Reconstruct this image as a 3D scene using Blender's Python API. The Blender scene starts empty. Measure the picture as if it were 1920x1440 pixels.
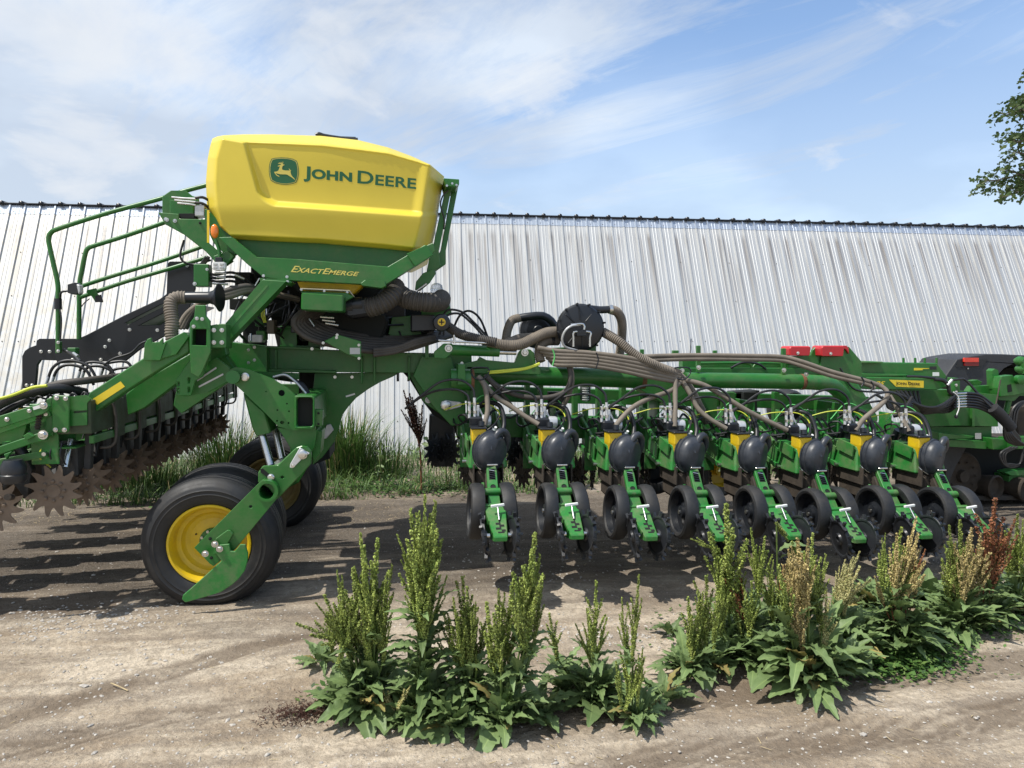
import bpy, bmesh, math, random
import numpy as np
from mathutils import Vector, Matrix, Euler, noise
from mathutils.geometry import tessellate_polygon
R = math.radians
S = bpy.context.scene
COL = S.collection
random.seed(11)
# ------------------------------------------------------------------ camera
FPX = 1331.0
CAM = Vector((0, 0, 1.75))
cd = bpy.data.cameras.new('camera'); cam = bpy.data.objects.new('camera', cd); COL.objects.link(cam)
cd.sensor_width = 36; cd.lens = FPX/1920*36; cd.clip_start = .05; cd.clip_end = 2000
cam.location = CAM; cam.rotation_euler = (R(90-3.44), 0, R(-8.5)); S.camera = cam
CR = Euler((R(90-3.44), 0, R(-8.5))).to_matrix()
# ------------------------------------------------------------------ light
SUN_EL, SUN_AZ = 61.0, 198.0      # elevation, azimuth from +X: high on the left, a touch towards the viewer
wd = bpy.data.worlds.new('World'); S.world = wd; wd.use_nodes = True
S.view_settings.view_transform = 'Standard'; S.view_settings.look = 'None'
S.view_settings.gamma = 1; S.view_settings.exposure = 0.12
sd = Vector((math.cos(R(SUN_EL))*math.cos(R(SUN_AZ)), math.cos(R(SUN_EL))*math.sin(R(SUN_AZ)), math.sin(R(SUN_EL))))
ld = bpy.data.lights.new('sun', 'SUN'); sun = bpy.data.objects.new('sun', ld); COL.objects.link(sun)
ld.energy = 5.0; ld.angle = R(.6); ld.color = (1, .955, .88); sun.location = (6, -3, 12)
sun.rotation_euler = (-sd).to_track_quat('-Z', 'Y').to_euler()

class NT:
    """small helper to write node trees"""
    def __init__(s, tree): s.t = tree; tree.nodes.clear()
    def n(s, typ, **k):
        o = s.t.nodes.new(typ)
        for a, v in k.items():
            if a.startswith('i_'):
                key = a[2:]
                key = int(key) if key.isdigit() else key.replace('_', ' ')
                o.inputs[key].default_value = v
            else: setattr(o, a, v)
        return o
    def l(s, a, b): s.t.links.new(a, b)
    def math(s, op, a, b=None, clamp=False):
        m = s.n('ShaderNodeMath', operation=op); m.use_clamp = clamp
        for i, v in enumerate((a, b)):
            if v is None: continue
            if isinstance(v, (int, float)): m.inputs[i].default_value = v
            else: s.l(v, m.inputs[i])
        return m.outputs[0]
    def ramp(s, fac, stops):
        r = s.n('ShaderNodeValToRGB'); s.l(fac, r.inputs[0]); e = r.color_ramp.elements
        while len(e) < len(stops): e.new(.5)
        for i, (p, c) in enumerate(stops):
            e[i].position = p; e[i].color = (c, c, c, 1) if isinstance(c, (int, float)) else (*c, 1)
        return r.outputs[0]
    def mix(s, f, a, b, mode='MIX'):
        m = s.n('ShaderNodeMix', data_type='RGBA', blend_type=mode)
        for i, v in ((0, f), (6, a), (7, b)):
            if isinstance(v, (int, float)): m.inputs[i].default_value = v
            elif isinstance(v, tuple): m.inputs[i].default_value = (*v, 1)
            else: s.l(v, m.inputs[i])
        return m.outputs[2]
    def noise(s, vec, scale, detail=4, rough=.55, dist=0.0):
        m = s.n('ShaderNodeTexNoise'); m.inputs['Scale'].default_value = scale; m.inputs['Detail'].default_value = detail
        m.inputs['Roughness'].default_value = rough; m.inputs['Distortion'].default_value = dist
        if vec is not None: s.l(vec, m.inputs['Vector'])
        return m.outputs[0]
    def mapping(s, vec, scale=(1, 1, 1), rot=(0, 0, 0), loc=(0, 0, 0)):
        m = s.n('ShaderNodeMapping'); m.inputs['Scale'].default_value = scale; m.inputs['Rotation'].default_value = rot
        m.inputs['Location'].default_value = loc; s.l(vec, m.inputs['Vector']); return m.outputs[0]

# sky: Nishita with wind-drawn cloud written on the direction vector
w = NT(wd.node_tree)
sky = w.n('ShaderNodeTexSky', sky_type='NISHITA'); sky.sun_disc = False
sky.sun_elevation = R(SUN_EL); sky.sun_rotation = R(90-SUN_AZ)
sky.altitude = 200; sky.air_density = 1.0; sky.dust_density = 1.2; sky.ozone_density = 1.2
tc = w.n('ShaderNodeTexCoord'); sep = w.n('ShaderNodeSeparateXYZ'); w.l(tc.outputs['Generated'], sep.inputs[0])
zz = w.math('ADD', w.math('MAXIMUM', sep.outputs[2], 0.0), .22)
pv = w.n('ShaderNodeCombineXYZ')
w.l(w.math('DIVIDE', sep.outputs[0], zz), pv.inputs[0]); w.l(w.math('DIVIDE', sep.outputs[1], zz), pv.inputs[1])
sv = w.mapping(w.mapping(pv.outputs[0], rot=(0, 0, R(52))), scale=(.42, 1.55, 1))
n1 = w.noise(sv, 1.7, 11, .66, .8)
n2 = w.noise(w.mapping(pv.outputs[0], loc=(5.6, 2.9, 0)), 2.3, 9, .58, .3)
nbig = w.noise(w.mapping(pv.outputs[0], loc=(9.3, 4.2, 0)), .55, 2, .5)
bias = w.math('MULTIPLY', w.math('SUBTRACT', w.math('MULTIPLY', sep.outputs[0], -1.0), -.10), .24)   # more cloud to the left
c1 = w.math('ADD', w.math('ADD', w.math('MULTIPLY', n1, .85), w.math('MULTIPLY', nbig, .24)), bias)
wisp = w.ramp(c1, [(.37, .02), (.49, .58), (.61, 1)])
puff = w.ramp(w.math('ADD', n2, w.math('MULTIPLY', bias, .5)), [(.57, 0), (.64, .5), (.74, .85)])
hor = w.ramp(sep.outputs[2], [(0.0, .9), (.18, .66), (.38, .14), (.7, 0)])
veil = w.math('MAXIMUM', wisp, hor)
grey = w.ramp(w.noise(w.mapping(pv.outputs[0], loc=(1.4, 8.2, 0)), 1.3, 5, .5), [(.38, 0), (.56, 1)])
cwhite = w.mix(grey, (8.3, 9.1, 10.0), (6.3, 7.0, 8.0))
skyc = w.mix(1.0, sky.outputs[0], (1.70, 1.98, 2.18), 'MULTIPLY')
a1 = w.mix(w.math('MULTIPLY', veil, .86), skyc, cwhite)
a2 = w.mix(w.math('MULTIPLY', puff, .8), a1, (8.6, 8.9, 9.3))
bg = w.n('ShaderNodeBackground'); w.l(a2, bg.inputs[0]); bg.inputs[1].default_value = .093
wo = w.n('ShaderNodeOutputWorld'); w.l(bg.outputs[0], wo.inputs[0])

# ------------------------------------------------------------------ materials
def mat(name, color, rough=.5, metal=0.0, var=.12, dust=0.0, dustcol=(.22, .17, .115), bump=.0, bscale=60, scale=5.0, spec=.5, coat=0.0):
    m = bpy.data.materials.new(name); m.use_nodes = True; t = NT(m.node_tree)
    g = t.n('ShaderNodeNewGeometry'); p = g.outputs['Position']
    b = t.n('ShaderNodeBsdfPrincipled'); o = t.n('ShaderNodeOutputMaterial'); t.l(b.outputs[0], o.inputs[0])
    n = t.noise(p, scale, 5, .6)
    lo = tuple(c*(1-var) for c in color); hi = tuple(min(1, c*(1+var)) for c in color)
    c = t.mix(t.ramp(n, [(.3, 0), (.7, 1)]), lo, hi)
    if dust > 0:
        fine = t.noise(p, scale*7, 6, .7)
        d = t.ramp(t.math('ADD', t.math('MULTIPLY', t.noise(p, scale*.9+1.3, 5, .65), .7), t.math('MULTIPLY', fine, .3)), [(.45, 0), (.68, dust)])
        c = t.mix(d, c, dustcol)
        rr = t.math('ADD', t.math('MULTIPLY', d, .5), rough, True); t.l(rr, b.inputs['Roughness'])
    else:
        t.l(t.math('ADD', t.math('MULTIPLY', n, .14), rough-.07), b.inputs['Roughness'])
    t.l(c, b.inputs['Base Color']); b.inputs['Metallic'].default_value = metal
    b.inputs['Specular IOR Level'].default_value = spec; b.inputs['Coat Weight'].default_value = coat
    if bump > 0:
        bp = t.n('ShaderNodeBump'); bp.inputs['Strength'].default_value = bump; bp.inputs['Distance'].default_value = .004
        t.l(t.noise(p, bscale, 4, .6), bp.inputs['Height']); t.l(bp.outputs[0], b.inputs['Normal'])
    m['_bsdf'] = b.name
    return m
GREEN = mat('green_paint', (.018, .138, .020), .36, var=.12, dust=.22, scale=5, bump=.03, bscale=120)
GREEND = mat('dusty_green_paint', (.022, .178, .030), .42, var=.12, dust=.5, scale=7, bump=.08, bscale=90)
YELLOW = mat('yellow_tank_plastic', (.67, .53, .052), .42, var=.035, scale=2.5, bump=.05, bscale=260)
YPAINT = mat('yellow_paint', (.68, .46, .012), .38, var=.08, dust=.22, scale=9)
DECALY = mat('yellow_decal', (.78, .58, .03), .45, var=.03)
RUBBER = mat('black_rubber', (.012, .013, .015), .55, var=.25, dust=.4, dustcol=(.06, .052, .043), scale=6, bump=.15, bscale=150)
PLASTIC = mat('black_plastic', (.016, .018, .022), .38, var=.15, dust=.10, dustcol=(.12, .11, .10), scale=8, bump=.05)
DOMEP = mat('charcoal_plastic', (.028, .033, .043), .36, var=.2, dust=.35, dustcol=(.10, .10, .105), scale=14, bump=.1, bscale=110)
BLACKM = mat('black_metal', (.011, .013, .017), .36, var=.15, scale=5)
HOSE = mat('dusty_grey_hose', (.165, .140, .112), .72, var=.22, dust=.3, dustcol=(.26, .22, .17), scale=9, bump=.15)
HOSED = mat('dark_brown_hose', (.050, .044, .037), .62, var=.2, dust=.2, dustcol=(.15, .13, .11), scale=9, bump=.1)
HYD = mat('black_hydraulic_hose', (.013, .014, .017), .42, var=.2, dust=.08, scale=9)
STEEL = mat('zinc_steel', (.62, .62, .60), .28, metal=1.0, var=.12, scale=20)
PALE = mat('pale_grey_casting', (.55, .56, .57), .38, metal=.35, var=.12, scale=20)
WHITEP = mat('white_plastic', (.78, .78, .76), .4, var=.05)
MUD = mat('muddy_steel', (.040, .031, .023), .8, var=.4, dust=.5, dustcol=(.085, .064, .045), scale=11, bump=.5, bscale=60)
DISC = mat('soil_coated_disc', (.155, .115, .083), .78, var=.25, dust=.3, dustcol=(.17, .125, .09), scale=10, bump=.2)
RED = mat('red_cover', (.52, .022, .03), .4, var=.08)
WIREY = mat('yellow_green_wire', (.55, .60, .06), .5)
WIREG = mat('light_green_wire', (.12, .50, .14), .5)
DKG = mat('shaded_grimy_green', (.028, .052, .022), .6, var=.3, dust=.6, dustcol=(.075, .062, .042), scale=10, bump=.1)  # grime plus the shade round the rear toolbar, both put in the colour
RUST = mat('rusty_steel', (.17, .075, .035), .75, var=.3, scale=20)
DARK = mat('cavity_shade', (.004, .006, .005), .8, var=.2)  # near-black that paints the shade inside holes, gaps and behind plates
LOGOG = mat('green_print', (.012, .115, .045), .5, var=.03)
LOGOY = mat('yellow_print', (.66, .56, .12), .5, var=.03)
PRINTB = mat('black_print', (.012, .012, .012), .5, var=.03)
STICK = mat('grey_sticker', (.42, .43, .42), .5, var=.08, scale=60)
FENDER = mat('grey_textured_plastic', (.030, .032, .037), .55, var=.12, dust=.15, dustcol=(.09, .085, .08), scale=8, bump=.4, bscale=300)
TRACKM = mat('dusty_track_rubber', (.040, .036, .033), .8, var=.25, dust=.5, dustcol=(.10, .08, .06), scale=7, bump=.4)
AMBER = mat('amber_lens', (.80, .20, .012), .12, var=.1, coat=.6)
REDL = mat('red_reflector', (.75, .05, .03), .25, var=.05, coat=.4)
def clear_mat():
    m = bpy.data.materials.new('clear_plastic'); m.use_nodes = True
    b = m.node_tree.nodes['Principled BSDF']; b.inputs['Base Color'].default_value = (.78, .84, .92, 1)
    b.inputs['Roughness'].default_value = .12; b.inputs['Transmission Weight'].default_value = .75; b.inputs['Alpha'].default_value = .7
    return m
CLEAR = clear_mat()

# ------------------------------------------------------------------ building helpers
WP = {}
def tag(o, label=None, cat=None, group=None, kind=None):
    if label: o['label'] = label
    if cat: o['category'] = cat
    if group: o['group'] = group
    if kind: o['kind'] = kind
    return o
def thing(name, loc, label, cat, group=None):
    o = bpy.data.objects.new(name, None); COL.objects.link(o); o.location = loc; o.empty_display_size = .2
    WP[o] = Vector(loc); return tag(o, label, cat, group)
def link(name, me, org, parent=None):
    o = bpy.data.objects.new(name, me); COL.objects.link(o); WP[o] = Vector(org)
    if parent is not None: o.parent = parent; o.location = WP[o]-WP[parent]
    else: o.location = org
    return o
def make(name, verts, faces, m, parent=None, smooth=False, bevel=0.0, fixn=True, mi=None, auto=None):
    vs = [Vector(v) for v in verts]
    lo = Vector([min(v[i] for v in vs) for i in range(3)]); hi = Vector([max(v[i] for v in vs) for i in range(3)])
    org = (lo+hi)/2
    me = bpy.data.meshes.new(name); me.from_pydata([v-org for v in vs], [], faces)
    for mm in (m if isinstance(m, list) else [m]): me.materials.append(mm)
    if mi is not None: me.polygons.foreach_set('material_index', mi)
    if fixn:
        bm = bmesh.new(); bm.from_mesh(me); bmesh.ops.recalc_face_normals(bm, faces=bm.faces); bm.to_mesh(me); bm.free()
    if smooth: me.polygons.foreach_set('use_smooth', [True]*len(me.polygons))
    if auto: me.set_sharp_from_angle(angle=R(auto))
    o = link(name, me, org, parent)
    if bevel > 0:
        b = o.modifiers.new('bevel', 'BEVEL'); b.width = bevel; b.segments = 1; b.limit_method = 'ANGLE'; b.angle_limit = R(40)
    return o
def W(px, py, Y):
    d = CR @ Vector(((px-960)/FPX, -(py-720)/FPX, -1)); return CAM + d*(Y/d.y)
def G(px, py, z=0.0):
    d = CR @ Vector(((px-960)/FPX, -(py-720)/FPX, -1)); return CAM + d*((z-CAM.z)/d.z)
def geo_plate(loops, y0, y1):
    """loops: outer then holes, each a list of (x, z); extruded from y0 to y1"""
    flat = [[Vector((x, z, 0)) for x, z in lp] for lp in loops]
    pts = [p for lp in flat for p in lp]; n = len(pts); tri = tessellate_polygon(flat)
    v = [(p.x, y0, p.y) for p in pts]+[(p.x, y1, p.y) for p in pts]
    f = [tuple(t) for t in tri]+[tuple(i+n for i in reversed(t)) for t in tri]
    s = 0
    for lp in flat:
        k = len(lp)
        for i in range(k):
            a, b = s+i, s+(i+1) % k; f.append((a, b, b+n, a+n))
        s += k
    return v, f
def merge(*parts):
    V, F = [], []
    for v, f in parts:
        k = len(V); V += list(v); F += [tuple(i+k for i in q) for q in f]
    return V, F
def plate(name, pts, Y, t, m, parent, holes=(), bevel=.004):
    def cv(lp): return [(W(x, y, Y).x, W(x, y, Y).z) for x, y in lp]
    v, f = geo_plate([cv(pts)]+[cv(h) for h in holes], Y, Y+t)
    return make(name, v, f, m, parent, bevel=bevel)
def circ(cx, cy, rx, ry=None, n=16):
    ry = ry or rx; return [(cx+rx*math.cos(2*math.pi*i/n), cy+ry*math.sin(2*math.pi*i/n)) for i in range(n)]
def geo_box(x0, x1, y0, y1, z0, z1):
    v = [(x, y, z) for x in (x0, x1) for y in (y0, y1) for z in (z0, z1)]
    return v, [(0, 1, 3, 2), (4, 6, 7, 5), (0, 4, 5, 1), (2, 3, 7, 6), (0, 2, 6, 4), (1, 5, 7, 3)]
def box(name, x0, x1, y0, y1, z0, z1, m, parent, bevel=.004):
    v, f = geo_box(x0, x1, y0, y1, z0, z1); return make(name, v, f, m, parent, bevel=bevel)
def frame_of(d):
    d = d.normalized(); u = d.cross(Vector((0, 0, 1)))
    if u.length < .05: u = d.cross(Vector((0, 1, 0)))
    u.normalize(); return u, d.cross(u).normalized()
def geo_lathe(c, axis, prof, seg=20, caps=True, rfun=None):
    c = Vector(c); axis = Vector(axis).normalized(); u, w_ = frame_of(axis); v, f = [], []
    for k, (a, r) in enumerate(prof):
        for i in range(seg):
            t = 2*math.pi*i/seg; rr = r*(rfun(t, k) if rfun else 1)
            v.append(c+axis*a+u*(rr*math.cos(t))+w_*(rr*math.sin(t)))
    for k in range(len(prof)-1):
        for i in range(seg):
            j = (i+1) % seg; f.append((k*seg+i, k*seg+j, (k+1)*seg+j, (k+1)*seg+i))
    if caps: f.append(tuple(reversed(range(seg)))); f.append(tuple((len(prof)-1)*seg+i for i in range(seg)))
    return v, f
def lathe(name, c, axis, prof, m, parent, seg=20, caps=True, auto=35, **k):
    v, f = geo_lathe(c, axis, prof, seg, caps); return make(name, v, f, m, parent, smooth=True, auto=auto, **k)
def cyl(name, a, b, r, m, parent, seg=14, r2=None):
    a, b = Vector(a), Vector(b); L = (b-a).length
    return lathe(name, a, b-a, [(0, r), (L, r if r2 is None else r2)], m, parent, seg)
def geo_bar(a, b, wd_, ht, up=(0, 1, 0)):
    """rectangular bar from a to b; ht measured along 'up'"""
    a, b, up = Vector(a), Vector(b), Vector(up); d = (b-a).normalized(); s = d.cross(up).normalized(); u = s.cross(d).normalized()
    v = [p+s*(i*wd_/2)+u*(j*ht/2) for p in (a, b) for i, j in ((-1, -1), (1, -1), (1, 1), (-1, 1))]
    return v, [(0, 1, 2, 3), (7, 6, 5, 4), (0, 4, 5, 1), (1, 5, 6, 2), (2, 6, 7, 3), (3, 7, 4, 0)]
def bar(name, a, b, wd_, ht, m, parent, up=(0, 1, 0), bevel=.003):
    v, f = geo_bar(a, b, wd_, ht, up); return make(name, v, f, m, parent, bevel=bevel)
def spline(P, step):
    P = [Vector(p) for p in P]; out = []
    if len(P) == 2: P = [P[0], (P[0]+P[1])/2, P[1]]
    Q = [P[0]*2-P[1]]+P+[P[-1]*2-P[-2]]
    for i in range(1, len(Q)-2):
        a, b, c, d = Q[i-1:i+3]; n = max(2, int((c-b).length/step))
        for k in range(n):
            t = k/n
            out.append(.5*((2*b)+(c-a)*t+(2*a-5*b+4*c-d)*t*t+(3*b-3*c+d-a)*t**3))
    out.append(P[-1]); return out
def geo_tube(pts, r, seg=8, corr=0.0, period=.02, step=None, taper=None):
    step = step or (period/4 if corr else max(.015, r*1.4))
    P = spline(pts, step)
    if corr:   # resample evenly
        L = [0]
        for i in range(1, len(P)): L.append(L[-1]+(P[i]-P[i-1]).length)
        n = max(8, int(L[-1]/(period/4))); Q = []; j = 0
        for i in range(n+1):
            s = L[-1]*i/n
            while j < len(L)-2 and L[j+1] < s: j += 1
            t = (s-L[j])/max(1e-6, L[j+1]-L[j]); Q.append(P[j].lerp(P[j+1], min(1, max(0, t))))
        P = Q
    v, f = [], []; u = None
    for i, p in enumerate(P):
        d = (P[min(i+1, len(P)-1)]-P[max(i-1, 0)]).normalized()
        if u is None: u, _ = frame_of(d)
        u = (u-d*u.dot(d)).normalized(); w_ = d.cross(u)
        rr = r
        if corr: rr = r*(1+corr*(1 if (i % 4) in (1, 2) else -1))
        if taper: rr *= 1+(taper-1)*i/(len(P)-1)
        for k in range(seg):
            t = 2*math.pi*k/seg; v.append(p+u*(rr*math.cos(t))+w_*(rr*math.sin(t)))
    for i in range(len(P)-1):
        for k in range(seg):
            j = (k+1) % seg; f.append((i*seg+k, i*seg+j, (i+1)*seg+j, (i+1)*seg+k))
    f.append(tuple(reversed(range(seg)))); f.append(tuple((len(P)-1)*seg+k for k in range(seg)))
    return v, f
def tube(name, pts, r, m, parent, seg=8, corr=0.0, period=.02, **k):
    """pts are world points, or (px, py, Y) tuples that W() places"""
    P = [p if isinstance(p, Vector) else W(*p) for p in pts]
    v, f = geo_tube(P, r, seg, corr, period, **k)
    return make(name, v, f, m, parent, smooth=True, auto=50 if not corr else 28, fixn=False)
_sh = {}
def bolt(px, py, Y, parent, r=.011, m=None, name='bolt', pos=None):
    """hex bolt on a washer, facing -Y; all bolts of a size share one mesh"""
    m = m or STEEL; key = (round(r, 4), m.name)
    if key not in _sh:
        a = geo_lathe((0, 0, 0), (0, -1, 0), [(-.004, r*1.45), (r*.25, r*1.45)], 14)
        b = geo_lathe((0, 0, 0), (0, -1, 0), [(0, r), (r*.75, r), (r*.95, r*.8)], 6)
        v, f = merge(a, b); me = bpy.data.meshes.new('bolt'); me.from_pydata(v, [], f); me.materials.append(m); _sh[key] = me
    return link(name, _sh[key], pos if pos is not None else W(px, py, Y), parent)
def text_geo(s, small=None, spacing=1.0, offset=.0, shear=0.0):
    """flat text as triangles, bounding box scaled to 0..1 in x and y"""
    cu = bpy.data.curves.new('t', 'FONT'); cu.body = s; cu.offset = offset; cu.resolution_u = 4; cu.space_character = spacing; cu.shear = shear
    if small:
        cu.small_caps_scale = small
        for i, ch in enumerate(s):
            if ch.islower(): cu.body_format[i].use_small_caps = True
    o = bpy.data.objects.new('t', cu); COL.objects.link(o)
    dg = bpy.context.evaluated_depsgraph_get(); dg.update(); me = bpy.data.meshes.new_from_object(o.evaluated_get(dg))
    v = [(p.co.x, p.co.y) for p in me.vertices]; f = [tuple(p.vertices) for p in me.polygons]
    bpy.data.objects.remove(o); bpy.data.curves.remove(cu); bpy.data.meshes.remove(me)
    x0, x1 = min(p[0] for p in v), max(p[0] for p in v); y0, y1 = min(p[1] for p in v), max(p[1] for p in v)
    return [((x-x0)/(x1-x0), (y-y0)/(y1-y0)) for x, y in v], f
def lettering(name, s, quad, place, m, parent, **k):
    """quad: pixel corners BL, BR, TR, TL; place(px, py) gives the world point"""
    v, f = text_geo(s, **k); (ax, ay), (bx, by), (cx, cy), (dx, dy) = quad; V = []
    for x, y in v:
        px = (ax*(1-x)+bx*x)*(1-y)+(dx*(1-x)+cx*x)*y; py = (ay*(1-x)+by*x)*(1-y)+(dy*(1-x)+cy*x)*y
        V.append(place(px, py))
    return make(name, V, f, m, parent, fixn=False)
# ================================================================== THE SETTING
# ------------------------------------------------------------------ ground
def ridge(v): return 1-abs(v)
def ruts(x, y):
    """how deep the passing wheels have broken the surface at (x, y), 0..1"""
    n = noise.noise; t = 0
    def band(d, w_, lug, s): 
        u = d/w_
        return 0 if abs(u) > 1 else (1-u*u)*(.45+.55*max(0, math.sin((s+abs(u)*.6)*lug)))
    wob = .05*n(Vector((x*1.5, y, 2)))
    if -6 < x < -1.9: t = max(t, band(y-5.03+wob, .26, 28, x))
    if x > .1: t = max(t, band(y-(3.16+.10*(x-1)+.05*math.sin(x*1.3))+wob, .20, 34, x)*min(1, (x-.1)*2)*.9)
    if x > .4: t = max(t, band(y-(2.74+.06*(x-1))+wob, .16, 34, x)*min(1, (x-.4)*2)*.8)
    if x < -.2: t = max(t, band(y-(4.1+.62*(x+.9))+wob*2, .17, 6, x)*min(1, (-.2-x)*2)*.9, band(y-(3.45+.28*(x+1))+wob*2, .14, 20, x)*min(1, (-.2-x)*2)*.7)
    return t*max(.2, .85+.5*n(Vector((x*2.2, y*2.2, 6))))
def gh(x, y):
    """height of the dirt yard at (x, y)"""
    n = noise.noise
    if not (-10 < x < 14 and .5 < y < 10): return 0.0
    a = n(Vector((x*.35, y*.5, 1)))*.035
    b = n(Vector((x*.55+y*.25, y*4.2, 5)))*.016
    c = n(Vector((x*3.1, y*5.5, 9)))*.008
    d = n(Vector((x*11, y*15, 3)))*.006
    e = n(Vector((x*24, y*28, 7)))*.0035
    t = -.022*ruts(x, y)
    fade = min(1, (x+10)/1.5, (14-x)/1.5, (10-y)/.6)
    return (a*.5+b+c+d+e+t)*max(0, fade)
def ground_mat():
    m = bpy.data.materials.new('dry_dirt'); m.use_nodes = True; t = NT(m.node_tree)
    p = t.n('ShaderNodeNewGeometry').outputs['Position']; b = t.n('ShaderNodeBsdfPrincipled'); o = t.n('ShaderNodeOutputMaterial'); t.l(b.outputs[0], o.inputs[0])
    big = t.noise(t.mapping(p, (.6, 1.6, 1)), 1.5, 7, .62, .8)
    streak = t.noise(t.mapping(p, (.5, 3.2, 1), rot=(0, 0, R(-9))), 2.1, 8, .62, .5)
    mid = t.noise(p, 9, 7, .68); fine = t.noise(p, 75, 5, .75); grit = t.noise(p, 210, 3, .7)
    c = t.mix(t.ramp(big, [(.38, 0), (.58, 1)]), (.32, .25, .175), (.56, .475, .365))
    c = t.mix(t.ramp(streak, [(.40, .6), (.52, 0)]), c, (.215, .175, .135))
    c = t.mix(t.ramp(mid, [(.34, .6), (.50, 0)]), c, (.21, .17, .128))
    # moist dark soil under the machine, deepened to stand in for its shadow
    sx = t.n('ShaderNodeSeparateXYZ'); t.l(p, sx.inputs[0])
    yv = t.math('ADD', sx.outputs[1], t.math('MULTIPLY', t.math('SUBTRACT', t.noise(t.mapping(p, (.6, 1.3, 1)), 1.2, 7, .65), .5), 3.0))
    damp_shade = t.ramp(t.math('MULTIPLY', yv, .1), [(.42, 0), (.56, .9), (.76, .85), (.88, .25)])
    damp_shade = t.math('MULTIPLY', damp_shade, t.ramp(t.noise(t.mapping(p, (.6, 2.4, 1)), 1.7, 6, .6), [(.26, .45), (.45, 1)]))
    c = t.mix(damp_shade, c, (.040, .032, .026))
    c = t.mix(t.ramp(fine, [(.34, .6), (.47, 0)]), c, (.12, .095, .072))
    c = t.mix(t.ramp(grit, [(.55, 0), (.70, .6)]), c, (.60, .55, .48))
    vor = t.n('ShaderNodeTexVoronoi'); vor.inputs['Scale'].default_value = 42; t.l(p, vor.inputs['Vector'])
    sp = t.n('ShaderNodeSeparateColor'); t.l(vor.outputs['Color'], sp.inputs[0])
    peb = t.math('MULTIPLY', t.ramp(vor.outputs['Distance'], [(.14, 1), (.24, 0)]), t.math('GREATER_THAN', sp.outputs[0], .93))
    c = t.mix(t.math('MULTIPLY', peb, .8), c, (.50, .46, .41))
    ra = t.n('ShaderNodeAttribute', attribute_name='rut')
    c = t.mix(t.ramp(t.math('MULTIPLY', ra.outputs['Fac'], t.math('ADD', t.noise(p, 12, 5, .7), .5)), [(.06, 0), (.42, .75)]), c, (.135, .102, .073))
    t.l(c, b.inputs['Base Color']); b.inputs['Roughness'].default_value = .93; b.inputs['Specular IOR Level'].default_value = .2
    v2 = t.n('ShaderNodeTexVoronoi'); v2.inputs['Scale'].default_value = 30
    wv = t.n('ShaderNodeVectorMath', operation='ADD'); t.l(p, wv.inputs[0]); nz = t.n('ShaderNodeTexNoise'); nz.inputs['Scale'].default_value = 22; nz.inputs['Detail'].default_value = 4; t.l(p, nz.inputs['Vector'])
    sc = t.n('ShaderNodeVectorMath', operation='SCALE'); sc.inputs['Scale'].default_value = .06; t.l(nz.outputs['Color'], sc.inputs[0]); t.l(sc.outputs[0], wv.inputs[1]); t.l(wv.outputs[0], v2.inputs['Vector'])
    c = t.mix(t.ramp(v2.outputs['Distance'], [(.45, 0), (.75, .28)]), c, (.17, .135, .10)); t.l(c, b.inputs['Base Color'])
    mid = t.math('SUBTRACT', mid, t.math('MULTIPLY', v2.outputs['Distance'], .5))
    h = t.math('ADD', t.math('ADD', t.math('MULTIPLY', mid, .5), t.math('MULTIPLY', fine, .28)), t.math('ADD', t.math('MULTIPLY', grit, .10), t.math('MULTIPLY', peb, .25)))
    bp = t.n('ShaderNodeBump'); bp.inputs['Strength'].default_value = 1.0; bp.inputs['Distance'].default_value = .03; t.l(h, bp.inputs['Height']); t.l(bp.outputs[0], b.inputs['Normal'])
    return m
def build_ground():
    xs = [-900, -300, -100, -40, -18, -12]+list(np.arange(-9.5, 13.6, .045))+[16, 22, 45, 110, 320, 900]
    ys = [-900, -300, -80, -25, -8, -2, 0, .9]+[1.3+.02*i+.00007*i*i for i in range(246)]
    ys = [y for y in ys if y < 9.6]+[10.2, 12, 16, 30, 80, 250, 900]
    nx, ny = len(xs), len(ys)
    V = [(x, y, gh(x, y)) for y in ys for x in xs]
    F = [(j*nx+i, j*nx+i+1, (j+1)*nx+i+1, (j+1)*nx+i) for j in range(ny-1) for i in range(nx-1)]
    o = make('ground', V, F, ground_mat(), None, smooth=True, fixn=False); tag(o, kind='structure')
    at = o.data.attributes.new('rut', 'FLOAT', 'POINT'); at.data.foreach_set('value', [ruts(x, y) if -9 < x < 13 and 1 < y < 9 else 0 for y in ys for x in xs])
build_ground()

# ------------------------------------------------------------------ pebbles, straw
def rock_geo(c, r, rnd):
    v, f = [], []
    base = [(0, 0, 1), (.9, 0, .3), (.28, .85, .3), (-.72, .52, .3), (-.72, -.52, .3), (.28, -.85, .3), (.72, .52, -.3), (-.28, .85, -.3), (-.9, 0, -.3), (-.28, -.85, -.3), (.72, -.52, -.3), (0, 0, -1)]
    fs = [(0,1,2),(0,2,3),(0,3,4),(0,4,5),(0,5,1),(1,6,2),(2,7,3),(3,8,4),(4,9,5),(5,10,1),(6,7,2),(7,8,3),(8,9,4),(9,10,5),(10,6,1),(11,7,6),(11,8,7),(11,9,8),(11,10,9),(11,6,10)]
    a = rnd.random()*6.3; ca, sa = math.cos(a), math.sin(a); sx, sy, sz = rnd.uniform(.7, 1.5), rnd.uniform(.6, 1), rnd.uniform(.35, .7)
    for x, y, z in base:
        k = rnd.uniform(.8, 1.15); x, y, z = x*sx*k*r, y*sy*k*r, z*sz*k*r
        v.append((c[0]+x*ca-y*sa, c[1]+x*sa+y*ca, c[2]+z))
    return v, fs
PEB = mat('pale_pebble', (.40, .37, .33), .85, var=.3, scale=40)
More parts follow.
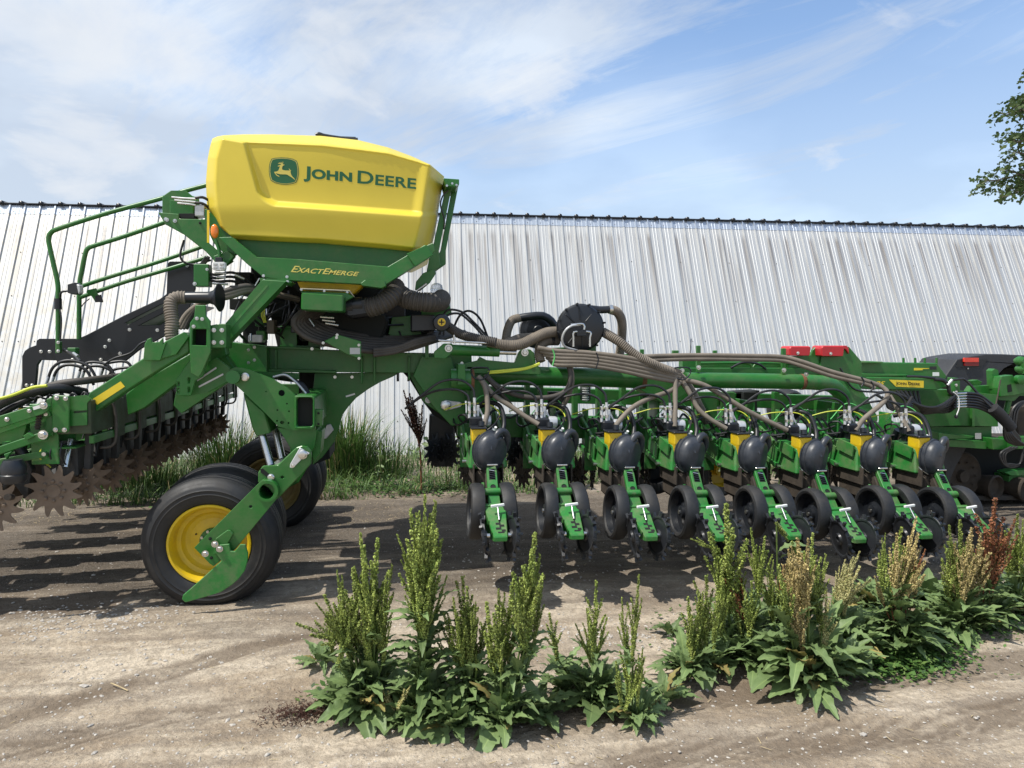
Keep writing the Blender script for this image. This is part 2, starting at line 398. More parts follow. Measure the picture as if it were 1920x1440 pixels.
def pebbles():
    rnd = random.Random(3); V, F = [], []
    def add(x, y, r):
        v, f = rock_geo((x, y, gh(x, y)+r*.1), r, rnd); k = len(V); V.extend(v); F.extend([tuple(i+k for i in q) for q in f])
    for _ in range(2600):
        px = rnd.uniform(-100, 2020); py = rnd.uniform(985, 1440); g = G(px, py)
        add(g.x, g.y, rnd.uniform(.003, .009)*(1 if rnd.random() < .93 else 1.9))
    for cx, cy, n, sx, sy in ((180, 1155, 240, 90, 14), (70, 1180, 90, 60, 14), (1180, 1190, 160, 90, 16), (1000, 1085, 60, 60, 10), (250, 1250, 60, 120, 30), (930, 1060, 60, 120, 20)):
        for _ in range(n):
            g = G(cx+rnd.gauss(0, sx), min(1438, cy+rnd.gauss(0, sy))); add(g.x, g.y, rnd.uniform(.005, .014))
    o = make('pebbles', V, F, PEB, None, fixn=False)
    tag(o, 'pale pebbles and gravel scattered over the dry dirt yard', 'gravel', kind='stuff')
pebbles()
STRAW = mat('dry_straw', (.42, .33, .19), .8, var=.25, scale=20)
def straw():
    rnd = random.Random(8); V, F = [], []
    for _ in range(1300):
        if rnd.random() < .85: g = G(rnd.uniform(0, 760), rnd.uniform(925, 985))
        else: g = G(rnd.uniform(0, 1920), rnd.uniform(940, 1430))
        L = rnd.uniform(.012, .05); a = rnd.random()*6.3; z = gh(g.x, g.y)+.004
        d = Vector((math.cos(a), math.sin(a), rnd.uniform(-.1, .3)))*L; s = Vector((-math.sin(a), math.cos(a), 0))*.0018
        p = Vector((g.x, g.y, z)); k = len(V); V += [p-s, p+s, p+s+d, p-s+d]; F.append((k, k+1, k+2, k+3))
    tag(make('straw_litter', V, F, STRAW, None, fixn=False), 'dry straw and grass litter lying on the dirt by the weed strip', 'straw', kind='stuff')
straw()
g = G(208, 1285); g2 = G(240, 1298); o = tube('straw_stalk', [g+Vector((0, 0, .012)), (g+g2)/2+Vector((0, 0, .012)), g2+Vector((0, 0, .008))], .003, STRAW, None, 6)
tag(o, 'single pale straw stalk lying alone on the dirt in the left foreground', 'straw')
for i, (px, py, r, lb) in enumerate(((157, 1285, .022, 'flat pale stone lying beside the single straw stalk'), (262, 1173, .022, 'elongated pale stone in front of the large wheel, left side'), (56, 1183, .018, 'pale stone at the edge of the gravel patch, far left'))):
    q = G(px, py); v, f = rock_geo((q.x, q.y, gh(q.x, q.y)+.003), r, random.Random(i+40)); tag(make('stone', v, f, PEB, None), lb, 'stone', 'loose stones on the dirt')

# ------------------------------------------------------------------ metal shed, its ribbed wall leaning away
def wall_mat(name, strip=False):
    m = bpy.data.materials.new(name); m.use_nodes = True; t = NT(m.node_tree)
    p = t.n('ShaderNodeNewGeometry').outputs['Position']; b = t.n('ShaderNodeBsdfPrincipled'); o = t.n('ShaderNodeOutputMaterial'); t.l(b.outputs[0], o.inputs[0])
    sx = t.n('ShaderNodeSeparateXYZ'); t.l(p, sx.inputs[0])
    if strip:
        c = t.mix(t.noise(t.mapping(p, (6, 1, 1)), 2.5, 4), (.42, .47, .54), (.55, .60, .67)); b.inputs['Metallic'].default_value = .55; b.inputs['Roughness'].default_value = .35  # bluish tint paints the ridge's shadow and sky sheen on clean sheet
    else:
        st = t.noise(t.mapping(p, (14, .45, .45)), 1.6, 7, .65)
        st2 = t.noise(t.mapping(p, (4.2, .5, .5)), 1.0, 5, .6)
        c = t.mix(t.ramp(st, [(.3, 0), (.7, 1)]), (.49, .495, .49), (.60, .605, .60))
        c = t.mix(t.ramp(st2, [(.45, 0), (.68, .35)]), c, (.50, .475, .43))
        # sooty run-off smudges hanging below the shaded top strip
        hz = t.ramp(t.math('MULTIPLY', sx.outputs[2], .25), [(.50, 0), (.82, .9), (.90, 1), (.935, 0)])
        sm = t.ramp(t.noise(t.mapping(p, (9.5, .25, .25)), 1.0, 3, .5), [(.50, 0), (.62, .85)])
        c = t.mix(t.math('MULTIPLY', hz, sm), c, (.27, .25, .235))
        lx = t.ramp(t.math('ADD', t.math('MULTIPLY', sx.outputs[0], .1), .6), [(.15, .75), (.62, .12), (1, 0)])   # older, dirtier sheets at the left end
        bl = t.ramp(t.noise(p, 7, 6, .72), [(.42, 0), (.62, 1)])
        c = t.mix(t.math('MULTIPLY', lx, bl), c, (.50, .46, .39))
        b.inputs['Metallic'].default_value = .42; t.l(t.math('ADD', t.math('MULTIPLY', st, .25), .36), b.inputs['Roughness'])
    t.l(c, b.inputs['Base Color'])
    bp = t.n('ShaderNodeBump'); bp.inputs['Strength'].default_value = .12; bp.inputs['Distance'].default_value = .01; t.l(t.noise(t.mapping(p, (1, .5, .5)), 5, 3), bp.inputs['Height']); t.l(bp.outputs[0], b.inputs['Normal'])
    return m
def build_shed():
    LEAN = R(23.5); Y0 = 10.9; ZT = 3.97
    s = Vector((0, math.sin(LEAN), math.cos(LEAN))); nrm = Vector((0, -math.cos(LEAN), math.sin(LEAN)))
    shed = thing('metal_shed', (3, Y0, 0), 'long weathered metal shed with ribbed wall sheets leaning back under a black ridge trim', 'shed')
    P = .2286; prof = []
    for k in range(4):
        x = k*P
        prof += [(x, 0), (x+.008, .021), (x+.030, .021), (x+.038, 0), (x+.098, 0), (x+.103, .004), (x+.115, .004), (x+.120, 0), (x+.152, 0), (x+.157, .004), (x+.169, .004), (x+.174, 0)]
    prof.append((4*P+.001, 0))
    WM = wall_mat('weathered_white_sheet'); FM = wall_mat('shaded_clean_sheet', True)
    SCR = mat('dark_screw', (.09, .085, .08), .5, metal=.5); BLK = mat('black_ridge_trim', (.012, .014, .019), .3, scale=4)
    L = (ZT+.1)/math.cos(LEAN)
    def sheet(name, l0, l1, off, m):
        v = []; 
        for a in (l0, l1):
            v += [Vector((x, 0, 0))+s*a+nrm*(h+off) for x, h in prof]
        n = len(prof); me = bpy.data.meshes.new(name)
        me.from_pydata(v, [], [(i, i+1, n+i+1, n+i) for i in range(n-1)]); me.materials.append(m); return me
    me1 = sheet('wall_panel', 0, L, 0, WM); me2 = sheet('top_shade_strip', L-.165, L+.004, .004, FM)  # second sheet overlays the wall top, with the ridge's shade in its colour
    # screws: one joined mesh per sheet (about a pixel each)
    V, F = [], []
    for zz_ in (.5, 1.75, 2.46, 3.17, 3.86):
        a = (zz_+.1)/math.cos(LEAN)
        for k in (range(4) if zz_ in (.5, 1.75, 3.86) else (1,)):
            for dx in (.085,):
                c = Vector((k*P+dx, 0, 0))+s*a+nrm*.001; v, f = geo_lathe(c, nrm, [(0, .008), (.006, .008), (.01, .004)], 6); q = len(V); V += v; F += [tuple(i+q for i in g_) for g_ in f]
    me3 = bpy.data.meshes.new('screw_row'); me3.from_pydata(V, [], F); me3.materials.append(SCR)
    for k in range(-12, 17):
        x = k*P*4; org = Vector((x, Y0, -.1))
        o = link('wall_panel', me1, org, shed); WP[o] = org
        link('top_shade_strip', me2, org, o)
        q = link('screw', me3, org, o); q['kind'] = 'stuff'
    top = Vector((0, Y0, -.1))+s*L
    x0, x1 = -12*P*4, 17*P*4
    make('ridge_cap', *geo_box(x0-.1, x1+.1, top.y-.035, top.y+.30, top.z+.012, top.z+.036), BLK, shed, bevel=.006)
    v, f = geo_tube([Vector((.0, top.y-.05, top.z+.03)), Vector((.0, top.y+.12, top.z+.032)), Vector((0, top.y+.30, top.z+.034))], .036, 10)
    mb = bpy.data.meshes.new('ridge_corrugation'); mb.from_pydata(v, [], f); mb.materials.append(BLK); mb.polygons.foreach_set('use_smooth', [True]*len(f))
    x = x0
    while x < x1:
        link('ridge_corrugation', mb, (x, 0, 0), shed); x += .298
    shed.rotation_euler = (0, 0, R(-.9))   # the shed stands almost, not quite, square to the planter
    # roof beyond the ridge, end walls, back wall
    r0 = (top.y+.29, top.z+.01); r1 = (top.y+8, top.z-2.2)
    v = [(x, y, z) for x in (x0, x1) for y, z in ((r0[0], r0[1]), (r1[0], r1[1]), (r1[0], -.1), (Y0+.05, -.1), (top.y+.03, top.z))]
    n = 5; f = [(0, 1, 2, 3, 4), (9, 8, 7, 6, 5), (0, 5, 6, 1), (1, 6, 7, 2)]
    make('roof', v, f, mat('grey_roof_sheet', (.4, .4, .39), .5, metal=.2, scale=2), shed)
build_shed()

# ------------------------------------------------------------------ leaves and grass
def leaf_mat(name, col, col2, trans=.25, rough=.5):
    m = bpy.data.materials.new(name); m.use_nodes = True; t = NT(m.node_tree)
    p = t.n('ShaderNodeNewGeometry').outputs['Position']; oi = t.n('ShaderNodeObjectInfo')
    b = t.n('ShaderNodeBsdfPrincipled'); tr = t.n('ShaderNodeBsdfTranslucent'); mx = t.n('ShaderNodeMixShader'); o = t.n('ShaderNodeOutputMaterial')
    n = t.noise(p, 9, 5, .65); c = t.mix(t.ramp(n, [(.3, 0), (.7, 1)]), col, col2)
    v = t.n('ShaderNodeHueSaturation'); v.inputs['Saturation'].default_value = .95; t.l(c, v.inputs['Color']); t.l(t.math('ADD', t.math('MULTIPLY', oi.outputs['Random'], .5), .75), v.inputs['Value'])
    t.l(v.outputs[0], b.inputs['Base Color']); b.inputs['Roughness'].default_value = rough; b.inputs['Specular IOR Level'].default_value = .35
    t.l(v.outputs[0], tr.inputs[0]); mx.inputs[0].default_value = trans; t.l(b.outputs[0], mx.inputs[1]); t.l(tr.outputs[0], mx.inputs[2]); t.l(mx.outputs[0], o.inputs[0])
    bp = t.n('ShaderNodeBump'); bp.inputs['Strength'].default_value = .35; bp.inputs['Distance'].default_value = .006; t.l(t.noise(p, 55, 4, .6), bp.inputs['Height']); t.l(bp.outputs[0], b.inputs['Normal'])
    return m
GR = [leaf_mat('grass_green', (.05, .11, .02), (.09, .18, .035)), leaf_mat('grass_light', (.09, .16, .035), (.14, .22, .05)), leaf_mat('grass_dark', (.02, .05, .012), (.035, .08, .018)), leaf_mat('grass_straw', (.25, .20, .09), (.36, .29, .14))]
def blades(name, spots, mats, parent=None):
    """spots: (x, y, height, width, lean azimuth, lean amount, material index)"""
    V, F, MI = [], [], []
    for x, y, h, wd_, az, ln, mi in spots:
        z = gh(x, y)-.01; s = Vector((-math.sin(az), math.cos(az), 0))*wd_/2; d = Vector((math.cos(az), math.sin(az), 0)); k = len(V)
        for t in (0, .4, .75): 
            c = Vector((x, y, z))+Vector((0, 0, h*(t-.25*ln*t*t)))+d*(h*ln*t*t); q = s*(1-.45*t); V += [c-q, c+q]
        V.append(Vector((x, y, z))+Vector((0, 0, h*(1-.38*ln)))+d*(h*ln))
        F += [(k, k+1, k+3, k+2), (k+2, k+3, k+5, k+4), (k+4, k+5, k+6)]; MI += [mi]*3
    return make(name, V, F, mats, parent, fixn=False, mi=MI)
def grass():
    rnd = random.Random(5); sp = []
    for _ in range(21000):
        x = rnd.uniform(-7.5, 9.5); y0 = 8.05+.25*noise.noise(Vector((x*.9, 0, 0)))+(.35 if x > 1.5 else 0)
        y = y0+(10.85-y0)*rnd.random()**1.3; dens = noise.noise(Vector((x*1.6, y*1.6, 4)))
        if dens < -.25 and rnd.random() < .6: continue
        h = rnd.uniform(.07, .20)*(1+.9*max(0, dens))*(1+.5*min(1.2, y-y0))
        mi = 3 if rnd.random() < .06 else (1 if rnd.random() < .3 else (2 if rnd.random() < .35 else 0))
        sp.append((x, y, h, rnd.uniform(.006, .014), rnd.random()*6.28, rnd.uniform(.25, 1.3), mi))
    tag(blades('grass', sp, GR), 'green grass and low weeds growing along the foot of the shed wall', 'grass', kind='stuff')
    def clump(x, y, n, rad, h0, h1, label):
        q = []
        for _ in range(n):
            a = rnd.random()*6.28; r = rad*rnd.random()**.6; 
            q.append((x+r*math.cos(a), y+r*math.sin(a)*.6, rnd.uniform(h0, h1), rnd.uniform(.007, .015), a+rnd.uniform(-.8, .8), rnd.uniform(.1, .65), 0 if rnd.random() < .6 else rnd.choice((1, 2, 2, 3))))
        tag(blades('grass_clump', q, GR), label, 'grass', 'tall grass clumps against the shed')
    clump(-2.25, 9.3, 560, .42, .4, 1.0, 'tall wispy grass clump by the shed, between the toothed discs and the wheels')
    clump(-2.95, 8.8, 460, .55, .2, .55, 'knee high bushy grass directly behind the row of toothed discs')
    clump(-.78, 9.3, 720, .36, .5, 1.12, 'tallest grass clump, behind the front wheel leg against the shed wall')
    clump(-.30, 9.2, 180, .4, .3, .75, 'thin straggly grass between the tallest clump and the dead brown seed stalk')
    clump(-4.9, 9.3, 260, .6, .25, .6, 'grass clump by the shed at the far left edge behind the discs')
    clump(5.2, 9.3, 260, .9, .2, .5, 'loose grass behind the right row units below the green tongue')
grass()

# ------------------------------------------------------------------ tree beyond the shed, at the right edge
BARK = mat('tree_bark', (.11, .085, .065), .9, var=.3, scale=12, bump=.5)
TL = [leaf_mat('tree_leaf', (.035, .065, .018), (.065, .11, .028), .35), leaf_mat('tree_leaf_light', (.06, .095, .025), (.10, .14, .035), .35)]
def tree():
    rnd = random.Random(21); YT = 14.0
    base = Vector((W(2420, 500, YT).x, YT+1.5, 0))
    t = thing('oak_tree', base, 'dark leafy tree beyond the shed reaching its branches in from the right edge', 'tree')
    tube('trunk', [base-Vector((0, 0, .2)), base+Vector((.05, 0, 1.8)), base+Vector((-.1, .1, 3.6)), base+Vector((.1, 0, 5.6)), base+Vector((0, .1, 8))], .30, BARK, t, 12, taper=.25)
    TV, TF, LV, LF, MI = [], [], [], [], []
    def seg(P, r0, r1):
        v, f = geo_tube(P, r0, 5, step=.12, taper=r1/r0); k = len(TV); TV.extend(v); TF.extend([tuple(i+k for i in q) for q in f])
    def leafy(c, n, rad):
        for _ in range(n):
            d = Vector((rnd.gauss(0, 1), rnd.gauss(0, 1), rnd.gauss(0, .8)))*rad*.5; p = c+d; L = rnd.uniform(.07, .14)
            a = Vector((rnd.gauss(0, 1), rnd.gauss(0, 1), rnd.gauss(-.3, .6))).normalized(); s = a.cross(Vector((rnd.gauss(0, 1), rnd.gauss(0, 1), rnd.gauss(0, 1)))).normalized()*L*.3
            k = len(LV); LV.extend([p, p+a*L*.3+s, p+a*L*.55+s*.6, p+a*L*.75+s*.9, p+a*L, p+a*L*.75-s*.9, p+a*L*.55-s*.6, p+a*L*.3-s])
            LF.append((k, k+1, k+2, k+3, k+4, k+5, k+6, k+7)); MI.append(1 if rnd.random() < .3 else 0)
    # boughs whose tips show in the frame
    B = [[(2420, 330), (2150, 330), (2010, 290), (1945, 280), (1900, 320), (1855, 335), (1822, 340)],
         [(2420, 330), (2150, 350), (2010, 320), (1960, 330), (1915, 355), (1880, 362), (1848, 371)],
         [(2420, 250), (2180, 240), (2040, 210), (1960, 215), (1905, 205), (1850, 218)],
         [(2420, 250), (2180, 200), (2050, 175), (1980, 150), (1935, 140), (1915, 115)],
         [(2420, 330), (2180, 300), (2040, 255), (1970, 262), (1915, 262), (1865, 268)],
         [(2420, 300), (2200, 230), (2060, 190), (1985, 185), (1930, 180), (1885, 205)],
         [(2420, 400), (2200, 430), (2060, 400), (1990, 380), (1935, 356), (1912, 357)],
         [(2420, 360), (2200, 320), (2060, 330), (1990, 310), (1930, 300), (1880, 285)]]
    B += [[(2420, 330), (2180, 310), (2050, 300), (1985, 296), (1940, 310), (1905, 330), (1870, 322)], [(2420, 300), (2200, 270), (2060, 230), (1990, 228), (1945, 238), (1900, 240)], [(2420, 250), (2200, 180), (2060, 150), (1995, 120), (1950, 112), (1925, 135)], [(2420, 250), (2200, 140), (2060, 100), (2000, 80), (1960, 90)], [(2420, 350), (2200, 350), (2060, 350), (1985, 345), (1950, 330), (1925, 322)]]
    for b in B:
        n = len(b); P = [W(x+(28 if x < 2030 else 0), y, YT+1.5*(1-i/(n-1))+rnd.uniform(-.15, .15)) for i, (x, y) in enumerate(b)]
        P[0] = base+Vector((0, 0, P[0].z)); seg(P, .05, .012)
        Q = spline(P[2:], .09)
        for i, q in enumerate(Q):
            if i % 2: continue
            for _ in range(2):
                d = Vector((rnd.uniform(-.3, .08), rnd.uniform(-.25, .25), rnd.uniform(-.2, .2))); e = q+d
                TV_, TF_ = geo_tube([q, (q+e)/2+Vector((0, 0, .02)), e], .006, 4, step=.1); k = len(TV); TV.extend(TV_); TF.extend([tuple(j+k for j in g_) for g_ in TF_])
                leafy(e, rnd.randint(10, 18), .15)
    for _ in range(34):                     # the rest of the crown, beyond the frame
        a = rnd.random()*6.28; z = rnd.uniform(3.6, 9.5); rad = 3.2*math.sin(max(.25, min(2.9, (z-3)/7*math.pi)))*rnd.uniform(.5, 1)
        e = base+Vector((math.cos(a)*rad, math.sin(a)*rad, z)); 
        if e.x < W(2010, 300, e.y).x: continue
        s0 = base+Vector((0, 0, z*.75)); seg([s0, (s0+e)/2+Vector((0, 0, .25)), e], .045, .012)
        for q in spline([s0.lerp(e, .35), e], .18):
            leafy(q+Vector((rnd.gauss(0, .2), rnd.gauss(0, .2), rnd.gauss(0, .2))), 45, .55)
    make('branches', TV, TF, BARK, t, fixn=False, smooth=True)
    make('crown', LV, LF, TL, t, fixn=False, mi=MI)
tree()
# ================================================================== THE PLANTER
PL = thing('planter', (0, 6.1, 0), 'large green folding row planter with a yellow seed tank, raised on black tyres', 'farm planter')
def P_(name, pts, Y, t=.012, m=None, par=None, **k): return plate(name, pts, Y, t, m or GREEN, par or PL, **k)
def T_(name, pts, r, m, par=None, **k): return tube(name, pts, r, m, par or PL, **k)
def rect(x0, y0, x1, y1): return [(x0, y0), (x1, y0), (x1, y1), (x0, y1)]

# ------------------------------------------------------------------ yellow seed tank
def pl(v, pts):
    """piecewise linear interpolation"""
    if v <= pts[0][0]: return pts[0][1]
    for (a, b), (c, d) in zip(pts, pts[1:]):
        if v <= c: return b+(d-b)*(v-a)/(c-a)
    return pts[-1][1]
def ss(a, b, x): t = min(1, max(0, (x-a)/(b-a))); return t*t*(3-2*t)
def poly_at(pts, n):
    L = [0]
    for a, b in zip(pts, pts[1:]): L.append(L[-1]+math.dist(a, b))
    out = []
    for i in range(n+1):
        s = L[-1]*i/n; j = max(k for k in range(len(L)-1) if L[k] <= s+1e-9); t = (s-L[j])/(L[j+1]-L[j])
        out.append((pts[j][0]+(pts[j+1][0]-pts[j][0])*t, pts[j][1]+(pts[j+1][1]-pts[j][1])*t))
    return out
TANKY = 5.22
LC = [(195, 272), (330, 234), (480, 226), (640, 236), (770, 264), (848, 335)]      # left crease x(y)
RC = [(378, 1590), (700, 1540), (925, 1480)]                                       # right crease x(y)
TC = [(200, 232), (270, 210), (400, 234), (900, 256), (1330, 306), (1590, 378), (1690, 452)]   # top crease y(x)
TT = [(200, 203), (270, 184), (400, 178), (590, 178), (900, 188), (1140, 215), (1330, 262), (1480, 318), (1600, 372), (1690, 450)]
def tank_depth(zx, zy):
    lc, rc, tcv = pl(zy, LC), pl(zy, RC), pl(zx, TC)
    lo = pl(zy, [(195, 205), (330, 170), (480, 158), (650, 165), (775, 250), (848, 335)])
    hi = pl(zy, [(450, 1690), (620, 1660), (760, 1638), (935, 1605)])
    s = 24
    dl = max(0, (lc-zx)); dl = (math.sqrt(dl*dl+s*s)-s)/max(20, lc-lo)*.20
    dr = max(0, (zx-rc)); dr = (math.sqrt(dr*dr+s*s)-s)/max(30, hi-rc)*.46
    dt = max(0, (tcv-zy)); tt = pl(zx, TT); dt = (math.sqrt(dt*dt+400)-20)/max(30, tcv-tt); dt = .52*dt if zx < 1590 else .3*dt
    # pressed-in panel with the print
    lx = 400+(zy-232)*100/358                     # left edge of the recess
    by = pl(zx, [(560, 634), (1000, 663), (1540, 703)])
    a, b = zx-lx, by-zy
    k = 70; din = -math.log(math.exp(-a/k)+math.exp(-b/k))*k if max(-a, -b) < 800 else -800
    rec = .06*ss(-8, 34, min(a, b, din+18))*ss(0, 30, zy-tcv+24)
    rec *= 1-.35*ss(600, 230, zy)
    rec *= 1-ss(rc-70, rc, zx)*.35
    # belly below the ledge, tucked under at the bottom
    bo = pl(zx, [(335, 846), (900, 871), (1300, 905), (1480, 926)])
    low = .035*ss(by-10, bo, zy)+.055*ss(bo-26, bo+2, zy)
    return dl+dr+dt+rec+low-.03*math.sin(math.pi*min(1, max(0, (zx-240)/1300)))
def tank_pt(px, py, off=0.0):
    zx, zy = (px-340)*3.42857, (py-200)*3.42857
    return W(px, py, TANKY+tank_depth(zx, zy)-off)
def build_tank():
    NU, NV = 230, 130
    bt = poly_at([(335, 845), (560, 856), (900, 870), (1300, 905), (1480, 925), (1605, 935)], NU)
    tp = poly_at([(200, 205), (230, 192), (270, 184), (400, 178), (590, 178), (900, 188), (1140, 215), (1330, 262), (1480, 318), (1600, 372), (1690, 450)], NU)
    lf = poly_at([(200, 205), (186, 250), (170, 330), (158, 480), (165, 650), (200, 705), (250, 775), (335, 845)], NV)
    rt = poly_at([(1690, 450), (1686, 470), (1660, 620), (1640, 760), (1605, 935)], NV)
    V = []
    for j in range(NV+1):
        v = j/NV
        for i in range(NU+1):
            u = i/NU
            x = (1-v)*tp[i][0]+v*bt[i][0]+(1-u)*lf[j][0]+u*rt[j][0]-((1-u)*(1-v)*tp[0][0]+u*(1-v)*tp[-1][0]+(1-u)*v*bt[0][0]+u*v*bt[-1][0])
            y = (1-v)*tp[i][1]+v*bt[i][1]+(1-u)*lf[j][1]+u*rt[j][1]-((1-u)*(1-v)*tp[0][1]+u*(1-v)*tp[-1][1]+(1-u)*v*bt[0][1]+u*v*bt[-1][1])
            V.append(tank_pt(340+x/3.42857, 200+y/3.42857))
    n = NU+1; F = [(j*n+i, j*n+i+1, (j+1)*n+i+1, (j+1)*n+i) for j in range(NV) for i in range(NU)]
    # the far half mirrors the near one
    YM = 6.15; k = len(V); V += [Vector((p.x, 2*YM-p.y, p.z)) for p in V]; F += [tuple(reversed([q+k for q in f])) for f in F]
    rim = [i for i in range(n)]+[j*n+NU for j in range(1, NV+1)]+[NV*n+i for i in range(NU-1, -1, -1)]+[j*n for j in range(NV-1, 0, -1)]
    for a, b in zip(rim, rim[1:]+rim[:1]): F.append((a, b, b+k, a+k))
    tk = make('seed_tank', V, F, YELLOW, PL, smooth=True, fixn=True)
    # print: wordmark and leaping-deer shield
    lettering('tank_lettering', 'John', [(569, 340.5), (660, 347.5), (660.5, 320.5), (570, 311)], lambda x, y: tank_pt(x, y, .0010), LOGOG, tk, small=.82, offset=.038, spacing=1.02)
    lettering('tank_lettering', 'Deere', [(670, 343.5), (780, 354.5), (781, 331), (671, 319.5)], lambda x, y: tank_pt(x, y, .0010), LOGOG, tk, small=.82, offset=.020, spacing=1.02)
    def shape(pts, off, m, name, sub=None):
        pts2 = pts
        tri = tessellate_polygon([[Vector((x, y, 0)) for x, y in pts2]])
        return make(name, [tank_pt(340+x/7.3846, 280+y/7.3846, off) for x, y in pts2], [tuple(t) for t in tri], m, tk, fixn=False)
    sh = [(1250, 130), (1300, 118), (1380, 112), (1470, 116), (1540, 130), (1598, 158), (1614, 200), (1626, 270), (1626, 340), (1614, 410), (1590, 462), (1530, 480), (1460, 490), (1380, 486), (1300, 466), (1240, 434), (1222, 380), (1212, 310), (1214, 240), (1226, 180)]
    c = (1420, 300); sc = lambda k, q: [(c[0]+(x-c[0])*k, c[1]+(y-c[1])*k) for x, y in q]
    shape(sh, .0010, LOGOG, 'shield_print'); shape(sc(.955, sh), .0016, LOGOY, 'shield_line'); shape(sc(.915, sh), .0022, LOGOG, 'shield_field')
    deer = [(1284, 312), (1320, 306), (1342, 296), (1356, 262), (1366, 236), (1340, 238), (1334, 230), (1362, 218), (1382, 210), (1378, 200), (1352, 202), (1334, 194), (1356, 192), (1374, 190), (1346, 182), (1366, 182), (1382, 192), (1376, 170), (1392, 190), (1398, 200), (1402, 180), (1408, 164), (1410, 184), (1406, 208), (1432, 214), (1412, 224), (1400, 236), (1394, 262), (1400, 284), (1440, 292), (1480, 292), (1500, 296), (1494, 280), (1486, 264), (1502, 276), (1518, 300), (1510, 306), (1516, 330), (1524, 356), (1540, 380), (1562, 400), (1580, 430), (1552, 408), (1528, 388), (1496, 370), (1470, 352), (1440, 346), (1400, 346), (1370, 344), (1346, 340), (1318, 332), (1306, 330), (1322, 350), (1358, 372), (1354, 382), (1318, 362), (1296, 336)]
    shape(deer, .0028, LOGOY, 'deer_print')
    # lid handle on top
    T_('lid', [W(592, 254, 5.9), W(598, 251, 5.9), W(606, 254, 5.9), W(630, 258, 5.9), W(655, 261, 5.9), W(671, 262, 5.9)], .016, BLACKM, tk)
    box('lid', W(600, 258, 6.0).x, W(668, 258, 6.0).x, 5.95, 6.45, W(630, 262, 6).z-.03, W(630, 258, 6).z, BLACKM, tk)
build_tank()

# tank cradle: dark sloping hopper sides and the lettered front band
P_('hopper_side', [(437, 446), (560, 451), (700, 459), (775, 469), (738, 503), (482, 486)], 5.36, .02)
band = P_('cradle_band', [(410, 445), (434, 444), (481, 482), (560, 486), (727, 500), (797, 459), (806, 470), (808, 480), (720, 535), (630, 530), (540, 525.5), (494, 520), (462, 494)], 5.14, .10, bevel=.003)
P_('cradle_lip', [(487, 521), (540, 524), (548, 529), (540, 534), (488, 529)], 5.12, .16, par=band)
P_('cradle_lip', [(676, 531), (684, 525), (722, 527), (724, 536), (716, 540), (678, 535)], 5.12, .16, par=band)
P_('band_corner', [(762, 476), (800, 459), (812, 478), (778, 500)], 5.125, .012, par=band)
lettering('band_lettering', 'ExactEmerge', [(545, 510), (672, 518), (674, 508), (549, 498)], lambda x, y: W(x, y, 5.1388), LOGOY, band, small=.78, offset=.012, shear=.25)
for x, y in ((494, 517), (538, 519), (539, 528), (495, 526)): bolt(x, y, 5.118, band, .007)
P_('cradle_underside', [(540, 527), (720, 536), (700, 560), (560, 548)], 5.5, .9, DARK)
P_('hopper_cone', [(556, 526), (684, 532), (663, 552), (565, 545)], 5.34, .5, YPAINT, bevel=.01)
P_('cone_flange', [(562, 540), (656, 544), (666, 558), (663, 558), (654, 547), (563, 543)], 5.28, .03, mat('pale_gasket', (.33, .32, .26), .6))
for x, y in ((565, 543), (608, 545.5), (651, 548)): bolt(x, y, 5.27, PL, .006)
P_('meter_cover', [(565, 549), (644, 553.5), (643, 584), (564, 580.5)], 5.02, .30, bevel=.008)
P_('meter_skirt', [(564, 546), (650, 549), (664, 556), (646, 566), (644, 556), (565, 550)], 5.2, .3)
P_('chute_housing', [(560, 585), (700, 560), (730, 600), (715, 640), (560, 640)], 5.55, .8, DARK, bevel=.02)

# right-hand strut of the cradle, to the small top platform
P_('cradle_strut', [(836, 349), (847, 351), (823, 470), (826, 498), (810, 512), (800, 509), (806, 478), (812, 462)], 5.55, .05)
P_('cradle_strut', [(848, 351), (859, 351), (836, 470), (836, 495), (812, 512), (806, 505), (826, 470)], 5.62, .04)
P_('strut_top', [(832, 334), (861, 336), (861, 345), (857, 351), (836, 349)], 5.4, .35)
P_('strut_bracket', [(793, 512), (812, 505), (818, 512), (806, 530), (788, 545), (778, 543), (780, 528)], 5.5, .06)
T_('cable', [(840, 357, 5.5), (830, 368, 5.5), (826, 385, 5.5), (833, 410, 5.5), (832, 430, 5.5)], .006, HYD)
for x, y in ((838, 348), (856, 347), (848, 344)): bolt(x, y, 5.39, PL, .006)
P_('tank_corner_plate', [(800, 460), (812, 455), (816, 470), (808, 480)], 5.2, .05)
T_('grab_rod', [(782, 545, 5.45), (800, 532, 5.45)], .01, STEEL)

# ------------------------------------------------------------------ clutter below the tank
rnd = random.Random(4)
P_('air_manifold', [(644, 565), (696, 556), (700, 590), (660, 596), (645, 590)], 5.25, .35, BLACKM, bevel=.02)
T_('blower_hose', [(690, 577, 5.28), (706, 573, 5.26), (722, 566, 5.26), (737, 552, 5.3), (741, 538, 5.42)], .070, HOSED, seg=20, corr=.055, period=.021)
T_('blower_hose', [(752, 553, 5.42), (762, 560, 5.34), (782, 565, 5.3), (805, 567, 5.32), (824, 566, 5.45), (828, 560, 5.62)], .070, HOSED, seg=20, corr=.055, period=.021)
lathe('fan_collar', W(646, 574, 5.3), (1, -.05, .1), [(0, .06), (.06, .065), (.06, .055), (.13, .055)], BLACKM, PL)
lathe('filter_bowl', W(819, 558, 5.75), (0, 0, 1), [(0, .052), (.06, .052), (.065, .056), (.07, .05), (.10, .044), (.115, .02)], CLEAR, PL, 18)
